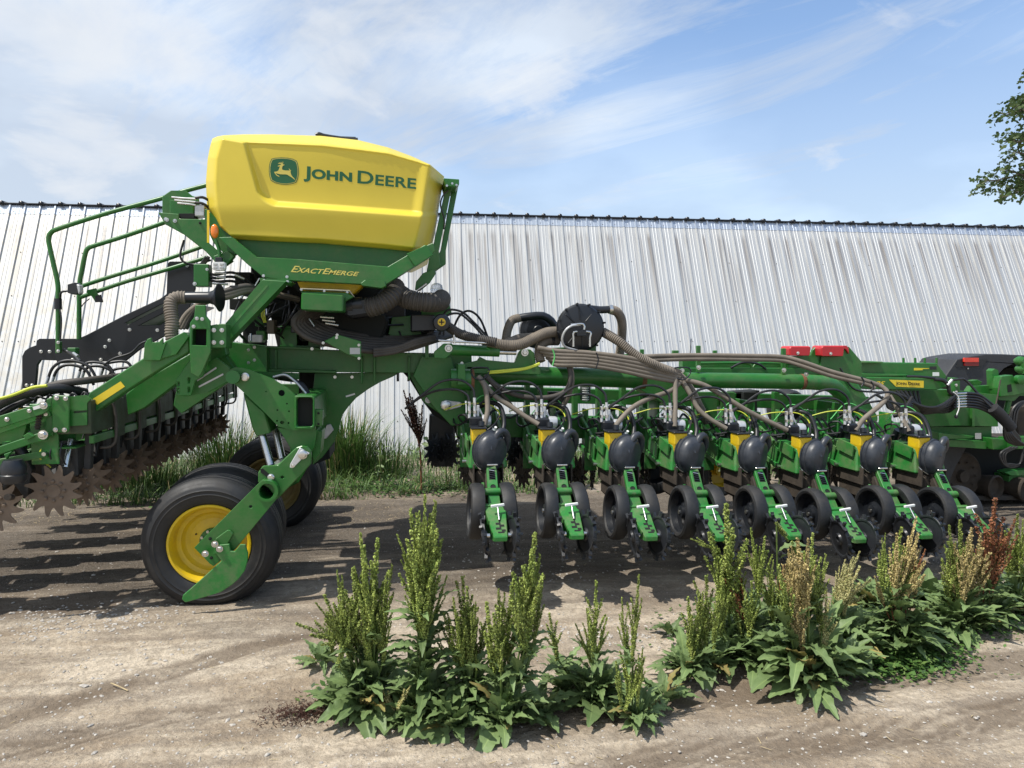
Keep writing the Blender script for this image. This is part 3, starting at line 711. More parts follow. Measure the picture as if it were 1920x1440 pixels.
lathe('breather_filter', W(828, 605, 5.35), (-.03, -1, 0), [(-.1, .05), (-.02, .06), (-.015, .066), (.0, .066), (.012, .058), (.02, .034)], PLASTIC, PL, 24)
bf = lathe('filter_badge', W(828, 604, 5.329), (-.03, -1, 0), [(0, .030), (.006, .029)], YPAINT, PL, 20)
for a, b in ((.02, .004), (.004, .02)):
    c = W(828, 604, 5.321); box('badge_mark', c.x-a, c.x+a, c.y-.002, c.y+.001, c.z-b, c.z+b, PRINTB, bf, 0)
P_('pump_block', [(770, 590), (815, 590), (818, 620), (770, 622)], 5.5, .3, BLACKM, bevel=.01)
P_('fan_frame', [(735, 595), (770, 592), (800, 640), (745, 645), (728, 625)], 5.75, .05, GREEN)
P_('fan_frame', [(790, 578), (842, 568), (848, 590), (820, 600), (790, 600)], 5.6, .05, GREEN)
# main hose loom hanging in an S below the meter cover
for k in range(7):
    o = k*5.0
    T_('seed_hose', [(568+o*1.3, 583, 5.32+k*.03), (551+o*1.2, 600, 5.25+k*.03), (556+o*1.2, 618-o*.5, 5.25+k*.03), (585+o, 637-o*.75, 5.25+k*.03), (640, 650-o*.9, 5.32+k*.03), (700, 659-o*.9, 5.4+k*.03), (760, 655-o*.7, 5.4+k*.04), (808, 641-o*.4, 5.5+k*.04), (850, 628-o*.3, 5.7+k*.03)], .021, HOSED, seg=10)
for k in range(3):
    T_('seed_hose', [(700, 666-k*5, 5.36), (745, 659-k*4, 5.38), (780, 646-k*4, 5.4), (815, 637-k*3, 5.5)], .018, HOSED, seg=10)
P_('loom_plate', [(607, 640), (632, 627), (677, 640), (677, 674), (650, 664)], 5.2, .012)
P_('sticker', rect(656, 652, 675, 664), 5.196, .003, STICK, bevel=0)
for x, y in ((632, 628), (631, 633), (606, 643), (673, 647), (673, 672)): bolt(x, y, 5.198, PL, .007)
# hydraulic clutter
P_('tank_shade_block', [(498, 552), (560, 528), (716, 540), (775, 548), (806, 575), (804, 644), (700, 650), (520, 650)], 6.0, .7, DARK, holes=[[(684, 616), (700, 611), (728, 616), (727, 628), (690, 629)]])  # added near-black block that fills the gaps under the tank with shade
for k in range(26):
    x0 = rnd.uniform(445, 560); y0 = rnd.uniform(545, 600); x1 = x0+rnd.uniform(-60, 90); y1 = rnd.uniform(580, 650); Y = rnd.uniform(5.35, 5.9)
    T_('hydraulic_hose', [(x0, y0, Y), ((x0+x1)/2+rnd.uniform(-15, 15), (y0+y1)/2+rnd.uniform(0, 22), Y-.05), (x1, y1, Y+.1)], rnd.choice((.007, .009, .011)), HYD, seg=6)
for k in range(20):
    x0 = rnd.uniform(640, 800); y0 = rnd.uniform(585, 625); Y = rnd.uniform(5.6, 6.3)
    T_('hydraulic_hose', [(x0, y0, Y), (x0+rnd.uniform(-20, 30), y0+rnd.uniform(10, 24), Y), (x0+rnd.uniform(20, 80), y0+rnd.uniform(-6, 30), Y+.1)], rnd.choice((.008, .012)), HYD, seg=6)
for x, y, w_, h, Y, m in ((455, 545, 26, 10, 5.4, BLACKM), (430, 535, 34, 12, 5.4, BLACKM), (478, 590, 16, 22, 5.55, GREEN), (500, 565, 40, 30, 5.9, DARK), (455, 600, 40, 50, 6.0, DARK), (520, 600, 60, 40, 6.1, DARK), (600, 600, 100, 45, 6.1, DARK), (690, 600, 60, 24, 6.2, DARK), (500, 600, 14, 26, 5.5, mat('brown_valve', (.10, .085, .06), .6)), (480, 620, 16, 18, 5.5, GREEN), (465, 628, 26, 14, 5.45, PALE), (545, 612, 14, 12, 5.5, BLACKM), (720, 560, 40, 40, 5.9, BLACKM), (800, 600, 14, 30, 5.7, BLACKM), (440, 510, 30, 26, 5.7, DARK), (470, 500, 60, 34, 5.8, DARK), (430, 560, 30, 20, 5.9, DARK)):  # the DARK blocks are added fill that deepens the shade under the tank
    P_('valve_or_shade_block', rect(x, y, x+w_, y+h), Y, .14, m, bevel=.006)
for x, y, dx, dy in ((402, 512, 22, 1), (398, 531, 30, 2), (405, 520, 18, 0), (440, 515, 18, 8), (452, 560, 8, -14), (470, 640, 0, -14), (600, 594, 26, 2), (604, 600, 24, 3), (610, 606, 24, 4), (590, 612, -10, -14)):
    T_('hose_fitting', [(x, y, 5.3), (x+dx, y+dy, 5.32)], .009, STEEL, seg=8)
T_('strut_rod', [(474, 543, 5.2), (487, 522, 5.2)], .006, STEEL)
for k in range(3): T_('wire', [(492+k*2, 578, 5.4), (490+k*3, 590, 5.38), (495+k*2, 605, 5.4)], .0035, WIREY, seg=5)
for k in range(5): T_('wire', [(820+k*4, 628, 5.6), (835, 600-k*5, 5.6), (858+k*2, 590-k*2, 5.6), (880+k*3, 605, 5.6), (905+k*3, 632, 5.6)] if k % 2 else [(848, 620, 5.6), (862, 592, 5.6), (880, 583, 5.6), (900, 598, 5.6), (916, 636, 5.6)], .009, HYD)
T_('blower_hose', [(840, 612, 5.45), (862, 626, 5.4), (890, 634, 5.35), (930, 642, 5.3)], .035, HOSED, seg=14, corr=.07, period=.014)

# ------------------------------------------------------------------ main frame
P_('frame_box', rect(525, 614, 600, 652), 5.75, .30, holes=[rect(557, 628, 578, 648)])
P_('frame_box_lid', rect(519, 611, 603, 617), 5.73, .34)
P_('main_beam', [(492, 652), (600, 656), (760, 662), (884, 664), (886, 699), (755, 699), (630, 698), (490, 693)], 5.68, .30)
P_('beam_flange', [(490, 648), (600, 652), (600, 657), (490, 653)], 5.64, .05)
P_('beam_flange', [(488, 690), (630, 695), (630, 700), (488, 697)], 5.64, .05)
for x, h0, h1 in ((515, 655, 693), (676, 668, 720), (700, 665, 720), (765, 668, 712)): P_('frame_rib', rect(x, h0, x+4, h1), 5.645, .035)
P_('hanger_post', rect(797, 638, 804, 672), 5.55, .05)
P_('arch_plate', [(590, 700), (752, 698), (735, 707), (712, 717), (690, 730), (668, 746), (652, 764), (642, 778), (636, 800), (626, 830), (604, 858), (586, 872), (584, 760)], 5.8, .04)
P_('arch_plate', [(590, 700), (750, 698), (733, 707), (710, 717), (688, 730), (666, 746), (650, 764), (640, 778), (634, 800), (624, 830), (602, 858), (586, 872), (584, 760)], 6.6, .04)
P_('frame_shade_core', [(560, 694), (615, 697), (618, 860), (586, 872), (560, 800)], 5.95, .45, DARK)
P_('sticker', [(648, 742), (665, 737), (666, 740), (649, 745)], 5.796, .003, WHITEP, bevel=0)
for x, y in ((628, 707), (660, 707), (466, 680), (477, 675), (466, 656), (477, 651), (585, 654)): bolt(x, y, 5.63 if x > 600 else 5.5, PL, .008)
for x in (746, 766): T_('hanging_bolt', [(x, 698, 5.7), (x, 715, 5.7)], .010, BLACKM)
P_('frame_web', [(420, 640), (500, 650), (500, 700), (440, 705), (412, 690)], 5.55, .25)
P_('frame_web', [(440, 694), (560, 700), (560, 712), (500, 712)], 5.5, .05)
# right shoulder of the frame, carrying the wing hinge
P_('shoulder_rear_shade', [(755, 698), (790, 698), (830, 760), (860, 800), (872, 860), (850, 800), (812, 778), (792, 752), (768, 712)], 6.0, .10, DARK)
P_('shoulder_plate', [(790, 668), (846, 670), (852, 690), (872, 742), (872, 798), (846, 798), (812, 762), (775, 705)], 5.62, .03)
P_('shoulder_plate', [(760, 690), (800, 690), (842, 768), (850, 800), (828, 778), (795, 755)], 5.75, .04)
P_('pin_lock', [(828, 753), (836, 750), (846, 752), (864, 754), (867, 758), (864, 763), (846, 768), (836, 770), (828, 766), (826, 760)], 5.60, .012, PALE)
lathe('hinge_pin', W(837, 760, 5.6), (0, -1, 0), [(0, .038), (.018, .038), (.022, .032)], STEEL, PL, 20)
bolt(860, 758, 5.6, PL, .010); bolt(803, 750, 5.74, PL, .018, PALE); bolt(866, 681, 5.5, PL, .008)
T_('hinge_tube', [(845, 712, 5.45), (882, 712, 5.45)], .085, GREEN, seg=20)
T_('hinge_tube_end', [(880, 712, 5.45), (888, 712, 5.45)], .080, RUST, seg=20)
P_('hinge_collar', [(859, 683), (872, 683), (874, 722), (858, 722)], 5.34, .2)
# hydraulic fold cylinder
P_('cylinder_lug', [(814, 660), (832, 644), (848, 644), (850, 660), (836, 672), (814, 671)], 5.38, .06)
T_('fold_cylinder', [(846, 656, 5.42), (936, 659, 5.42)], .042, GREEN, seg=18)
T_('cylinder_rod', [(936, 660, 5.42), (968, 661, 5.42)], .021, STEEL, seg=14)
P_('cylinder_lug', [(860, 700), (862, 684), (895, 676), (900, 669), (912, 675), (965, 680), (972, 662), (978, 655), (994, 655), (1002, 662), (1005, 682), (1014, 690), (1014, 702)], 5.5, .05)
P_('port_block', rect(922, 641, 932, 652), 5.4, .05)
bolt(841, 653, 5.375, PL, .020); bolt(984, 661, 5.495, PL, .020)
T_('hose_fitting', [(822, 638, 5.3), (845, 640, 5.3), (885, 642, 5.3), (925, 644, 5.3)], .008, STEEL); T_('hose_fitting', [(851, 628, 5.3), (852, 644, 5.3)], .008, STEEL)

# ------------------------------------------------------------------ near wheel leg
P_('leg_plate', [(431, 693), (440, 689), (455, 690), (475, 696), (510, 710), (540, 728), (556, 743), (590, 743), (592, 806), (552, 807), (522, 800), (495, 772), (455, 734), (432, 713)], 4.98, .02, holes=[circ(528, 737, 6), circ(499, 734, 1.6), circ(538, 757, 1.6), circ(542, 771, 1.6), circ(520, 769, 1.6), circ(529, 792, 4.0, 3.2), circ(541, 793, 1.8), circ(519.5, 789, 1.8)], bevel=.005)
P_('leg_plate', [(431, 693), (455, 690), (510, 710), (556, 743), (590, 743), (592, 806), (522, 800), (455, 734)], 5.32, .02)
P_('leg_back_shade_plate', [(515, 724), (560, 741), (590, 745), (590, 800), (540, 800), (520, 775)], 5.12, .012, DARK)
P_('box_tube', [(552, 742), (586, 742), (590, 746), (590, 801), (586, 805), (552, 805)], 4.90, .75, holes=[[(556, 748), (559, 745.5), (583, 745.5), (586.5, 749), (586.5, 797), (583, 800.5), (559, 800.5), (556, 797)]], bevel=.006)
P_('tube_shade', rect(555, 745, 588, 801), 4.96, .02, DARK, bevel=0)  # near-black sheet standing in for the dark inside of the tube
P_('side_flange', [(591, 768), (605, 768), (604, 799), (591, 799)], 4.95, .06); bolt(597, 775, 4.945, PL, .005, DARK); bolt(597, 795, 4.945, PL, .005, DARK)
P_('leg_foot', [(520, 802), (595, 806), (590, 838), (584, 848), (548, 846), (535, 824)], 5.0, .26)
P_('lower_gusset', [(588, 806), (604, 808), (600, 850), (588, 868), (584, 845)], 5.05, .2)
T_('pivot_boss', [W(436, 707, 4.9), W(447, 707, 5.3)], .045, GREEN, seg=16)
lathe('pivot_pin', W(460, 706.5, 4.975), (0, -1, 0), [(0, .028), (.012, .028), (.016, .020), (.024, .020)], STEEL, PL, 18)
P_('cylinder_shroud', [(455, 735), (497, 772), (508, 812), (480, 818), (473, 804)], 5.02, .26, bevel=.01)
T_('cylinder_rod', [(489, 806, 5.08), (508, 873, 4.98)], .026, STEEL, seg=16)
T_('cylinder_rod', [(516, 800, 5.28), (529, 860, 5.2)], .026, STEEL, seg=16)
for k in range(4): T_('hydraulic_hose', [(512+k*3, 707+k*1, 5.1+k*.04), (535, 703+k*3, 5.1+k*.04), (556+k*3, 718, 5.1+k*.04), (574+k*2, 738, 5.1+k*.04)], .011 if k else .008, HYD if k else PALE)
P_('swing_arm', [(549, 845), (556, 839), (565, 836), (576, 838), (582, 845), (584, 853), (583, 870), (562, 893), (520, 936), (503, 915), (484, 905), (484, 886), (492, 874), (520, 873), (532, 861)], 4.80, .03, bevel=.006, holes=[circ(529, 895, 3, 2.5, 10)])
P_('swing_arm', [(549, 845), (565, 836), (582, 845), (583, 870), (520, 936), (484, 905), (492, 874), (520, 873)], 5.20, .03)
P_('arm_web', [(500, 880), (575, 850), (578, 866), (520, 925), (495, 905)], 4.83, .36)
P_('arm_slot', [(488, 880), (492, 878), (504, 888), (505, 893), (501, 895), (489, 886)], 4.797, .004, DARK, bevel=0)
P_('pin_lock', [(562, 839), (581, 850), (566, 861), (549, 878), (543, 877), (544, 870)], 4.785, .012, PALE)
lathe('arm_pin', W(568, 852, 4.785), (0, -1, 0), [(0, .030), (.014, .030), (.018, .024), (.020, .015)], STEEL, PL, 18)
bolt(549, 873, 4.785, PL, .009); lathe('arm_pin', W(508.5, 894.5, 4.8), (0, -1, 0), [(0, .022), (.010, .022), (.014, .015), (.022, .015)], STEEL, PL, 16)
P_('wheel_arm', [(484, 907), (492, 900), (508, 902), (519, 910), (522, 922), (520, 934), (441, 1030), (400, 1062), (392, 1056), (364, 1027)], 4.745, .05, holes=[circ(500, 922, 13.5, 14.5, 20), circ(470, 950, 3.2, 2.8, 10)], bevel=.006)
v, f = geo_lathe(W(500.5, 921.5, 4.735), (0, 1, 0), [(0, .052), (0, .070), (.42, .070), (.42, .052), (0, .052)], 24, caps=False); make('torque_tube', v, f, GREEN, PL, smooth=True, auto=35)
lathe('tube_end', W(500.5, 921.5, 4.95), (0, 1, 0), [(0, .05), (.02, .05)], DARK, PL)
P_('arm_clevis', [(404, 1010), (426, 994), (432, 995), (437, 1001), (426, 1021), (412, 1040), (400, 1040)], 4.725, .018)
P_('mud_scraper', [(410, 1022), (430, 1020), (432, 1033), (440, 1034), (450, 1021), (460, 1021), (465, 1038), (464, 1052), (459, 1070), (448, 1085), (436, 1096), (415, 1110), (390, 1118), (347, 1130), (341, 1124), (343, 1116), (365, 1097), (415, 1052), (403, 1036)], 4.705, .016, GREEND, bevel=.004)
for x, y in ((403, 1020), (412, 1029), (385, 1038)): bolt(x, y, 4.70, PL, .015)
for x, y in ((394, 1010), (396, 1046)): bolt(x, y, 4.742, PL, .007, DARK)

# ------------------------------------------------------------------ wheels
def wheel(px, py, Y, zc, R_, rimmat, side=1, near=True):
    """tyre and dished rim, axle along Y; side=-1 turns the dish to the far side"""
    c = W(px, py, Y); c.z = zc; wd2 = .30
    ax = (0, side, 0); k = R_/.445
    hub = lathe('wheel', c+Vector((0, .115*side, 0)), ax, [(0, .02), (0, .085*k), (.02, .088*k), (.03, .07), (.06, .07)], GREEN, PL, 24)
    pr = [(.050, .262), (.030, .268), (.016, .285), (.004, .320), (.003, .332), (-.002, .338), (.002, .345), (0, .360), (-.003, .366), (.003, .374), (.005, .384), (.014, .398), (.020, .402), (.024, .408), (.040, .426), (.060, .436), (.072, .440), (.074, .430), (.082, .430), (.084, .443), (.118, .447), (.120, .436), (.130, .436), (.132, .447), (.168, .447), (.170, .436), (.180, .436), (.182, .447), (.216, .443), (.218, .430), (.226, .430), (.228, .440), (.240, .436), (.262, .424), (.285, .398), (.30, .35), (.285, .285), (.25, .262)]
    v, f = geo_lathe(c, ax, [(a, r*k) for a, r in pr], 72, caps=False)
    vv = []
    for p in v:
        if p.z < .012:
            t = .012-p.z; p = Vector((p.x*1.0, p.y+(-1 if (p.y-c.y)*side < .15 else 1)*side*t*.25, .004+(p.z+.06)*.06 if p.z > -.06 else .004))
        vv.append(p)
    make('tyre', vv, f, RUBBER, hub, smooth=True, auto=40, fixn=True)
    rm = [(.044, .255), (.030, .262), (.027, .268), (.022, .264), (.024, .252), (.040, .243), (.052, .238), (.070, .232), (.100, .226), (.108, .214), (.112, .200), (.128, .192), (.140, .180), (.150, .150), (.146, .120), (.138, .080), (.138, .02)]
    v, f = geo_lathe(c, ax, [(a, r*k) for a, r in rm], 56, caps=False)
    rim = make('rim', v, f, rimmat, hub, smooth=True, auto=25)
    if near:
        for i in range(8):
            a = 2*math.pi*(i+.5)/8
            bolt(0, 0, 0, hub, .0065, STEEL, 'wheel_nut', pos=c+Vector((math.cos(a)*.072, .105, math.sin(a)*.072)))
            if i % 2: bolt(0, 0, 0, hub, .004, DARK, 'rim_hole', pos=c+Vector((math.cos(a)*.12, .135, math.sin(a)*.12)))
    return hub
wheel(390, 1031, 4.86, .402, .447, YPAINT)
w2 = W(390, 1031, 4.86)
wheel(961-961+428, 1000, 5.60, .402, .447, YPAINT, -1, False)
wheel(507, 912, 6.80, .402, .447, mat('shaded_dusty_yellow', (.20, .15, .04), .6, var=.3, dust=.5, scale=8), 1, True)  # dusty yellow darkened to put the far wheel's shade in the colour
wheel(532, 890, 7.55, .402, .447, YPAINT, -1, False)
T_('axle', [W(390, 1031, 4.98), W(428, 1000, 5.5)], .045, GREEN, seg=14)
T_('axle', [W(507, 912, 6.9), W(532, 890, 7.45)], .045, GREEN, seg=14)
# far wheel leg
P_('far_leg', [(500, 720), (600, 720), (604, 830), (560, 905), (520, 925), (512, 905), (545, 850), (540, 800)], 6.62, .05)
P_('far_swing_arm', [(512, 868), (526, 862), (534, 868), (556, 856), (548, 884), (520, 900), (512, 890)], 6.2, .05)
P_('far_lock', [(612, 797), (620, 795), (626, 806), (612, 822), (604, 824)], 5.78, .012, PALE)

# ------------------------------------------------------------------ left: lifted rear toolbar, platform, rails
rail = dict(seg=10)
T_('handrail', [(392, 346, 5.6), (340, 360, 5.6), (303, 372, 5.6), (200, 400, 5.6), (112, 428, 5.6), (96, 436, 5.6), (91, 446, 5.6), (93, 462, 5.6), (101, 498, 5.6), (108, 530, 5.6), (109, 560, 5.6), (109, 662, 5.6)], .0165, GREEN, seg=10)
T_('handrail', [(322, 412, 5.75), (303, 419, 5.75), (230, 444, 5.75), (176, 461, 5.75), (165, 466, 5.75), (160, 476, 5.75), (153, 510, 5.75), (149, 540, 5.75), (148, 636, 5.75)], .0165, GREEN, seg=10)
T_('handrail', [(149, 538, 5.75), (200, 521, 5.75), (300, 490, 5.75), (378, 463, 5.75)], .0155, GREEN)
T_('handrail', [(149, 558, 5.75), (230, 530, 5.75), (314, 505, 5.75), (390, 482, 5.75)], .0155, GREEN)
T_('rail_clamp', [(109, 560, 5.6), (109, 580, 5.6)], .026, BLACKM)
P_('work_lamp', [(126, 533), (140, 529), (146, 533), (147, 551), (135, 552), (126, 549)], 5.52, .07, PLASTIC); P_('lamp_lens', [(143, 533), (149, 534), (150, 548), (147, 552)], 5.5, .06, PALE)
T_('lamp_bracket', [(130, 545, 5.55), (115, 548, 5.55), (113, 560, 5.58)], .008, BLACKM)
P_('rail_bracket', [(162, 544), (180, 540), (182, 550), (192, 561), (193, 567), (178, 566), (172, 556), (162, 549)], 5.68, .012); P_('rail_bracket', [(178, 555), (189, 552), (193, 566), (178, 567)], 5.672, .006, BLACKM)
T_('cable', [(153, 575, 5.7), (158, 568, 5.7), (168, 560, 5.7)], .004, HYD); T_('cable', [(112, 580, 5.58), (115, 600, 5.58), (113, 640, 5.58)], .006, HYD)
PLT = [(314, 494), (318, 490), (362, 490), (366, 540), (356, 575), (340, 600), (318, 625), (262, 655), (236, 676), (106, 682), (106, 676), (76, 675), (70, 684), (66, 728), (41, 728), (41, 668), (46, 658), (54, 652), (68, 647), (68, 639), (73, 635), (145, 635), (160, 629), (235, 590), (300, 560), (312, 551)]
pf = P_('access_platform', PLT, 5.85, .03, BLACKM, holes=[[(234, 606), (300, 572), (310, 569), (309, 573), (240, 609)], [(262, 610), (309, 586), (312, 588), (312, 602), (300, 609)]])
P_('platform_deck', [(74, 637), (145, 637), (240, 592), (312, 560), (312, 563), (240, 597), (146, 641), (74, 641)], 5.88, 1.4, BLACKM)
P_('access_platform', PLT, 7.0, .03, BLACKM, holes=[[(234, 606), (300, 572), (310, 569), (309, 573), (240, 609)]])
for x, y in ((77, 659), (93, 659), (205, 638), (197, 650), (243, 618), (295, 619), (225, 663), (189, 674), (50, 722), (60, 722), (351, 498), (136, 674)): bolt(x, y, 5.845, pf, .009)
P_('post_foot', rect(106, 640, 112, 662), 5.55, .04); bolt(109, 642, 5.545, PL, .008); bolt(109, 658, 5.545, PL, .008)
# mast with cab-side brackets left of the tank
P_('tank_bracket', [(304, 368), (320, 357), (348, 357), (360, 367), (372, 370), (376, 410), (304, 402)], 5.45, .02)
P_('bracket_front', [(296, 398), (335, 401), (335, 410), (384, 411), (384, 392), (389, 392), (391, 455), (406, 468), (428, 478), (438, 490), (420, 502), (404, 492), (386, 472), (345, 440), (310, 421)], 5.30, .02)
P_('bracket_shelf', rect(335, 400, 365, 409), 5.32, .10, DARK); P_('valve_or_shade_block', rect(365, 384, 383, 405), 5.32, .08, PALE); P_('valve_or_shade_block', rect(318, 375, 363, 402), 5.42, .04)
for dy in (0, 5.5, 11): T_('hose_fitting', [(322+dy, 370+dy, 5.32), (345+dy, 372+dy, 5.32), (367, 373+dy*1.1, 5.32)], .008, STEEL, seg=8)
for dy in (0, 9): T_('hydraulic_hose', [(366, 371+dy, 5.32), (380, 370+dy*1.3, 5.32), (392, 376+dy*1.5, 5.35)], .010, HYD)
for x, y in ((313, 412), (328, 414), (311, 411), (375, 418)): bolt(x, y, 5.295, PL, .009 if x < 330 else .006, STEEL if x < 330 else DARK)
P_('warning_strip', rect(388, 394, 392, 455), 5.25, .012, DECALY, bevel=0)
P_('tank_mount', [(392, 396), (404, 408), (440, 440), (450, 470), (430, 486), (400, 455), (393, 440)], 5.30, .05)
v, f = geo_lathe(W(403, 434, 5.24), (0, -1, 0), [(-.02, .020), (0, .026), (.012, .026), (.022, .022), (.028, .012)], 18)
v = [Vector((p.x, p.y, W(403, 434, 5.24).z+(p.z-W(403, 434, 5.24).z)*1.9)) for p in v]; make('amber_lamp', v, f, AMBER, PL, smooth=True, auto=40)
T_('lamp_post', [(404, 449, 5.22), (411, 470, 5.22), (412, 488, 5.22)], .012, GREEN); P_('lamp_shelf', [(400, 480), (428, 470), (440, 480), (424, 498), (402, 492)], 5.24, .05)
wl = P_('work_light', [(398, 491), (421, 491), (422, 494), (422, 504), (418, 507), (401, 507), (397, 503), (397, 494)], 5.12, .05, WHITEP, bevel=.006)
for x in (403.5, 415.5):
    for y in (495.5, 502): P_('lamp_led', rect(x-3.6, y-2, x+3.6, y+2), 5.114, .008, STICK, par=wl, bevel=.002)
P_('lamp_mount', rect(403, 482, 416, 491), 5.15, .04, BLACKM); T_('cable', [(345, 450, 5.5), (338, 478, 5.5), (346, 492, 5.5), (370, 496, 5.5), (394, 488, 5.3)], .008, HYD)
for k in range(3): T_('cable', [(386+k*3, 482, 5.3), (378, 500+k*4, 5.35), (400, 515+k*6, 5.35), (440, 512+k*8, 5.4), (480, 540+k*4, 5.5)], .010, HYD)
P_('tube_post', rect(363, 495, 391, 537), 5.3, .10); bolt(388, 505, 5.29, PL, .007); bolt(365, 532, 5.29, PL, .009)
# air horn funnel and its corrugated hose
lathe('intake_funnel', W(345, 558, 5.05), (1, -.12, .0), [(0, .036), (.02, .038), (.17, .040), (.20, .050), (.225, .078), (.235, .095), (.24, .092)], BLACKM, PL, 24)
lathe('hose_clamp', W(345, 558, 5.05), (1, -.12, 0), [(-.02, .041), (.012, .041)], HOSE, PL, 20)
T_('intake_hose', [(348, 558, 5.05), (333, 558, 5.04), (322, 565, 5.02), (320, 580, 5.0), (323, 605, 4.98), (322, 625, 4.97), (326, 648, 4.96)], .042, HOSE, seg=18, corr=.06, period=.017)
for k in range(3): T_('seed_hose', [(335+k*6, 616, 5.15), (352+k*5, 588, 5.15), (385, 566-k*2, 5.15), (430, 556-k*6, 5.15), (470, 545-k*4, 5.2), (520, 552, 5.3), (560, 562, 5.4)], .021, HOSE if k < 2 else HOSED, seg=10)
# mast column
P_('column_plate', [(356, 606), (364, 594), (366, 572), (385, 572), (386, 592), (394, 602), (395, 660), (378, 700), (372, 708), (358, 700), (355, 650)], 4.80, .02, holes=[[(361, 617), (387, 617), (386.5, 648), (360, 647)]])
P_('column_tube', [(357, 610), (393, 610), (393, 655), (357, 655)], 4.822, .6, holes=[[(361, 617), (387, 617), (386.5, 648), (360, 647)]])
P_('tube_shade', rect(359, 614, 390, 651), 4.90, .02, DARK, bevel=0)  # dark sheet painting the shaded hollow of the column tube
for x, y in ((369, 597), (379, 598), (363, 612)): bolt(x, y, 4.795, PL, .008)
P_('side_plate', [(394, 610), (410, 607), (424, 607), (424, 652), (394, 652)], 4.83, .12)
for x, y in ((401, 619), (401, 642), (416, 619), (416, 642)): bolt(x, y, 4.825, PL, .0095)
P_('diagonal_brace', [(421, 608), (492, 524), (537, 527), (424, 645)], 4.99, .145, bevel=.004); P_('brace_groove', [(425, 618), (500, 534), (503, 536), (426, 624)], 4.987, .004, GREEND, bevel=0)
# lift arms, in the planes of the near side
P_('lift_arm', [(165, 742), (168, 736), (268, 672), (300, 652), (346, 622), (354, 630), (354, 660), (300, 692), (230, 737), (182, 770), (163, 774)], 4.86, .10, bevel=.006)
P_('decal', [(174, 748), (226, 715), (234, 725), (182, 759)], 4.856, .003, DECALY, bevel=0)
P_('arm_lug', [(268, 676), (271, 645), (276, 636), (283, 633), (285, 642), (298, 641), (305, 633), (306, 645), (312, 640), (300, 676)], 4.83, .02)
P_('arm_lug', [(292, 676), (293, 655), (310, 640), (345, 622), (354, 632), (330, 665)], 4.84, .02)
P_('lift_arm', [(236, 740), (262, 718), (345, 670), (395, 640), (420, 640), (425, 665), (340, 712), (270, 765), (240, 778)], 5.15, .10)
P_('lift_arm', [(330, 735), (420, 662), (440, 690), (436, 712), (340, 775), (325, 760)], 5.35, .10)
P_('adjuster_plate', [(331, 742), (330, 712), (345, 690), (360, 668), (394, 650), (395, 664), (380, 706), (366, 714), (358, 742)], 4.92, .02, holes=[rect(333, 716, 336, 724), rect(352, 708, 356, 718), rect(352, 726, 356, 736), rect(333, 728, 336, 738)])
P_('slotted_plate', [(340, 700), (405, 670), (432, 690), (430, 715), (392, 735), (345, 745)], 5.0, .02)
for a, b, c, d in ((369, 712, 405, 688), (372, 724, 418, 700)): P_('slot_light', [(a, b), (c, d), (c+1, d+3), (a+1, b+3)], 4.995, .004, PALE, bevel=0)
T_('spring_rod', [(290, 690, 5.0), (350, 657, 5.05)], .02, STEEL, seg=10, corr=.25, period=.03)
# the toolbar itself runs away from the viewer at x = -2.06
box('rear_toolbar', -2.16, -1.96, 4.78, 8.5, 1.17, 1.38, DKG, PL)
P_('toolbar_end', [(98, 743), (100, 741), (129, 742), (130, 745), (129, 809), (126, 811), (99, 811), (97, 808)], 4.74, .015)
for x, y in ((106, 746), (123, 747), (104, 806), (121, 806)): bolt(x, y, 4.736, PL, .010)
P_('toolbar_clamp', [(130, 744), (160, 741), (170, 748), (163, 756), (163, 797), (131, 799)], 4.77, .02, holes=[[(138, 771), (163, 769), (163, 773), (138, 775)]])
P_('toolbar_clamp', [(87, 748), (98, 744), (99, 818), (88, 820), (84, 800), (86, 770)], 4.78, .12)
# ladder-rack tubing seen under the bar
for i in range(9):
    y = 5.0+i*.42
    v, f = geo_tube([Vector((-1.93, y, 1.36)), Vector((-1.90, y, 1.30)), Vector((-1.90, y, 1.12)), Vector((-1.93, y, 1.06)), Vector((-2.0, y, 1.05))], .010, 6); make('hose_guard', v, f, HOSED, PL, smooth=True)
    box('mount_plate', -1.96, -1.945, y+.12, y+.28, 1.10, 1.36, DKG, PL)
bar('toolbar_angle', (-1.97, 4.8, 1.13), (-1.97, 8.5, 1.13), .03, .05, GREEN, PL, up=(0, 0, 1)); bar('toolbar_angle', (-2.12, 4.8, 1.08), (-2.12, 8.5, 1.08), .12, .012, GREEN, PL, up=(0, 0, 1))
# first unit's parallel arms, running out of the frame on the left
P_('parallel_arm', [(-40, 792), (82, 754), (92, 762), (90, 770), (80, 776), (-40, 815)], 4.70, .03); P_('parallel_arm', [(-40, 850), (72, 812), (86, 808), (92, 816), (86, 826), (60, 832), (-40, 866)], 4.70, .03)
for x, y, r in ((82, 760, .016), (55, 770, .009), (13, 786, .010), (81, 815, .020)): bolt(x, y, 4.695, PL, r)
P_('sticker', [(61, 763), (74, 759), (76, 765), (63, 769)], 4.697, .003, WHITEP, bevel=0)
T_('spring', [(75, 770, 4.75), (70, 805, 4.75)], .016, MUD, corr=.2, period=.016); P_('unit_shield', [(-40, 800), (45, 782), (50, 800), (40, 832), (-40, 834)], 4.85, .05)
P_('unit_lug', [(42, 818), (52, 811), (64, 818), (50, 826)], 4.68, .03); P_('unit_lug', [(6, 852), (22, 846), (12, 862)], 4.69, .02)
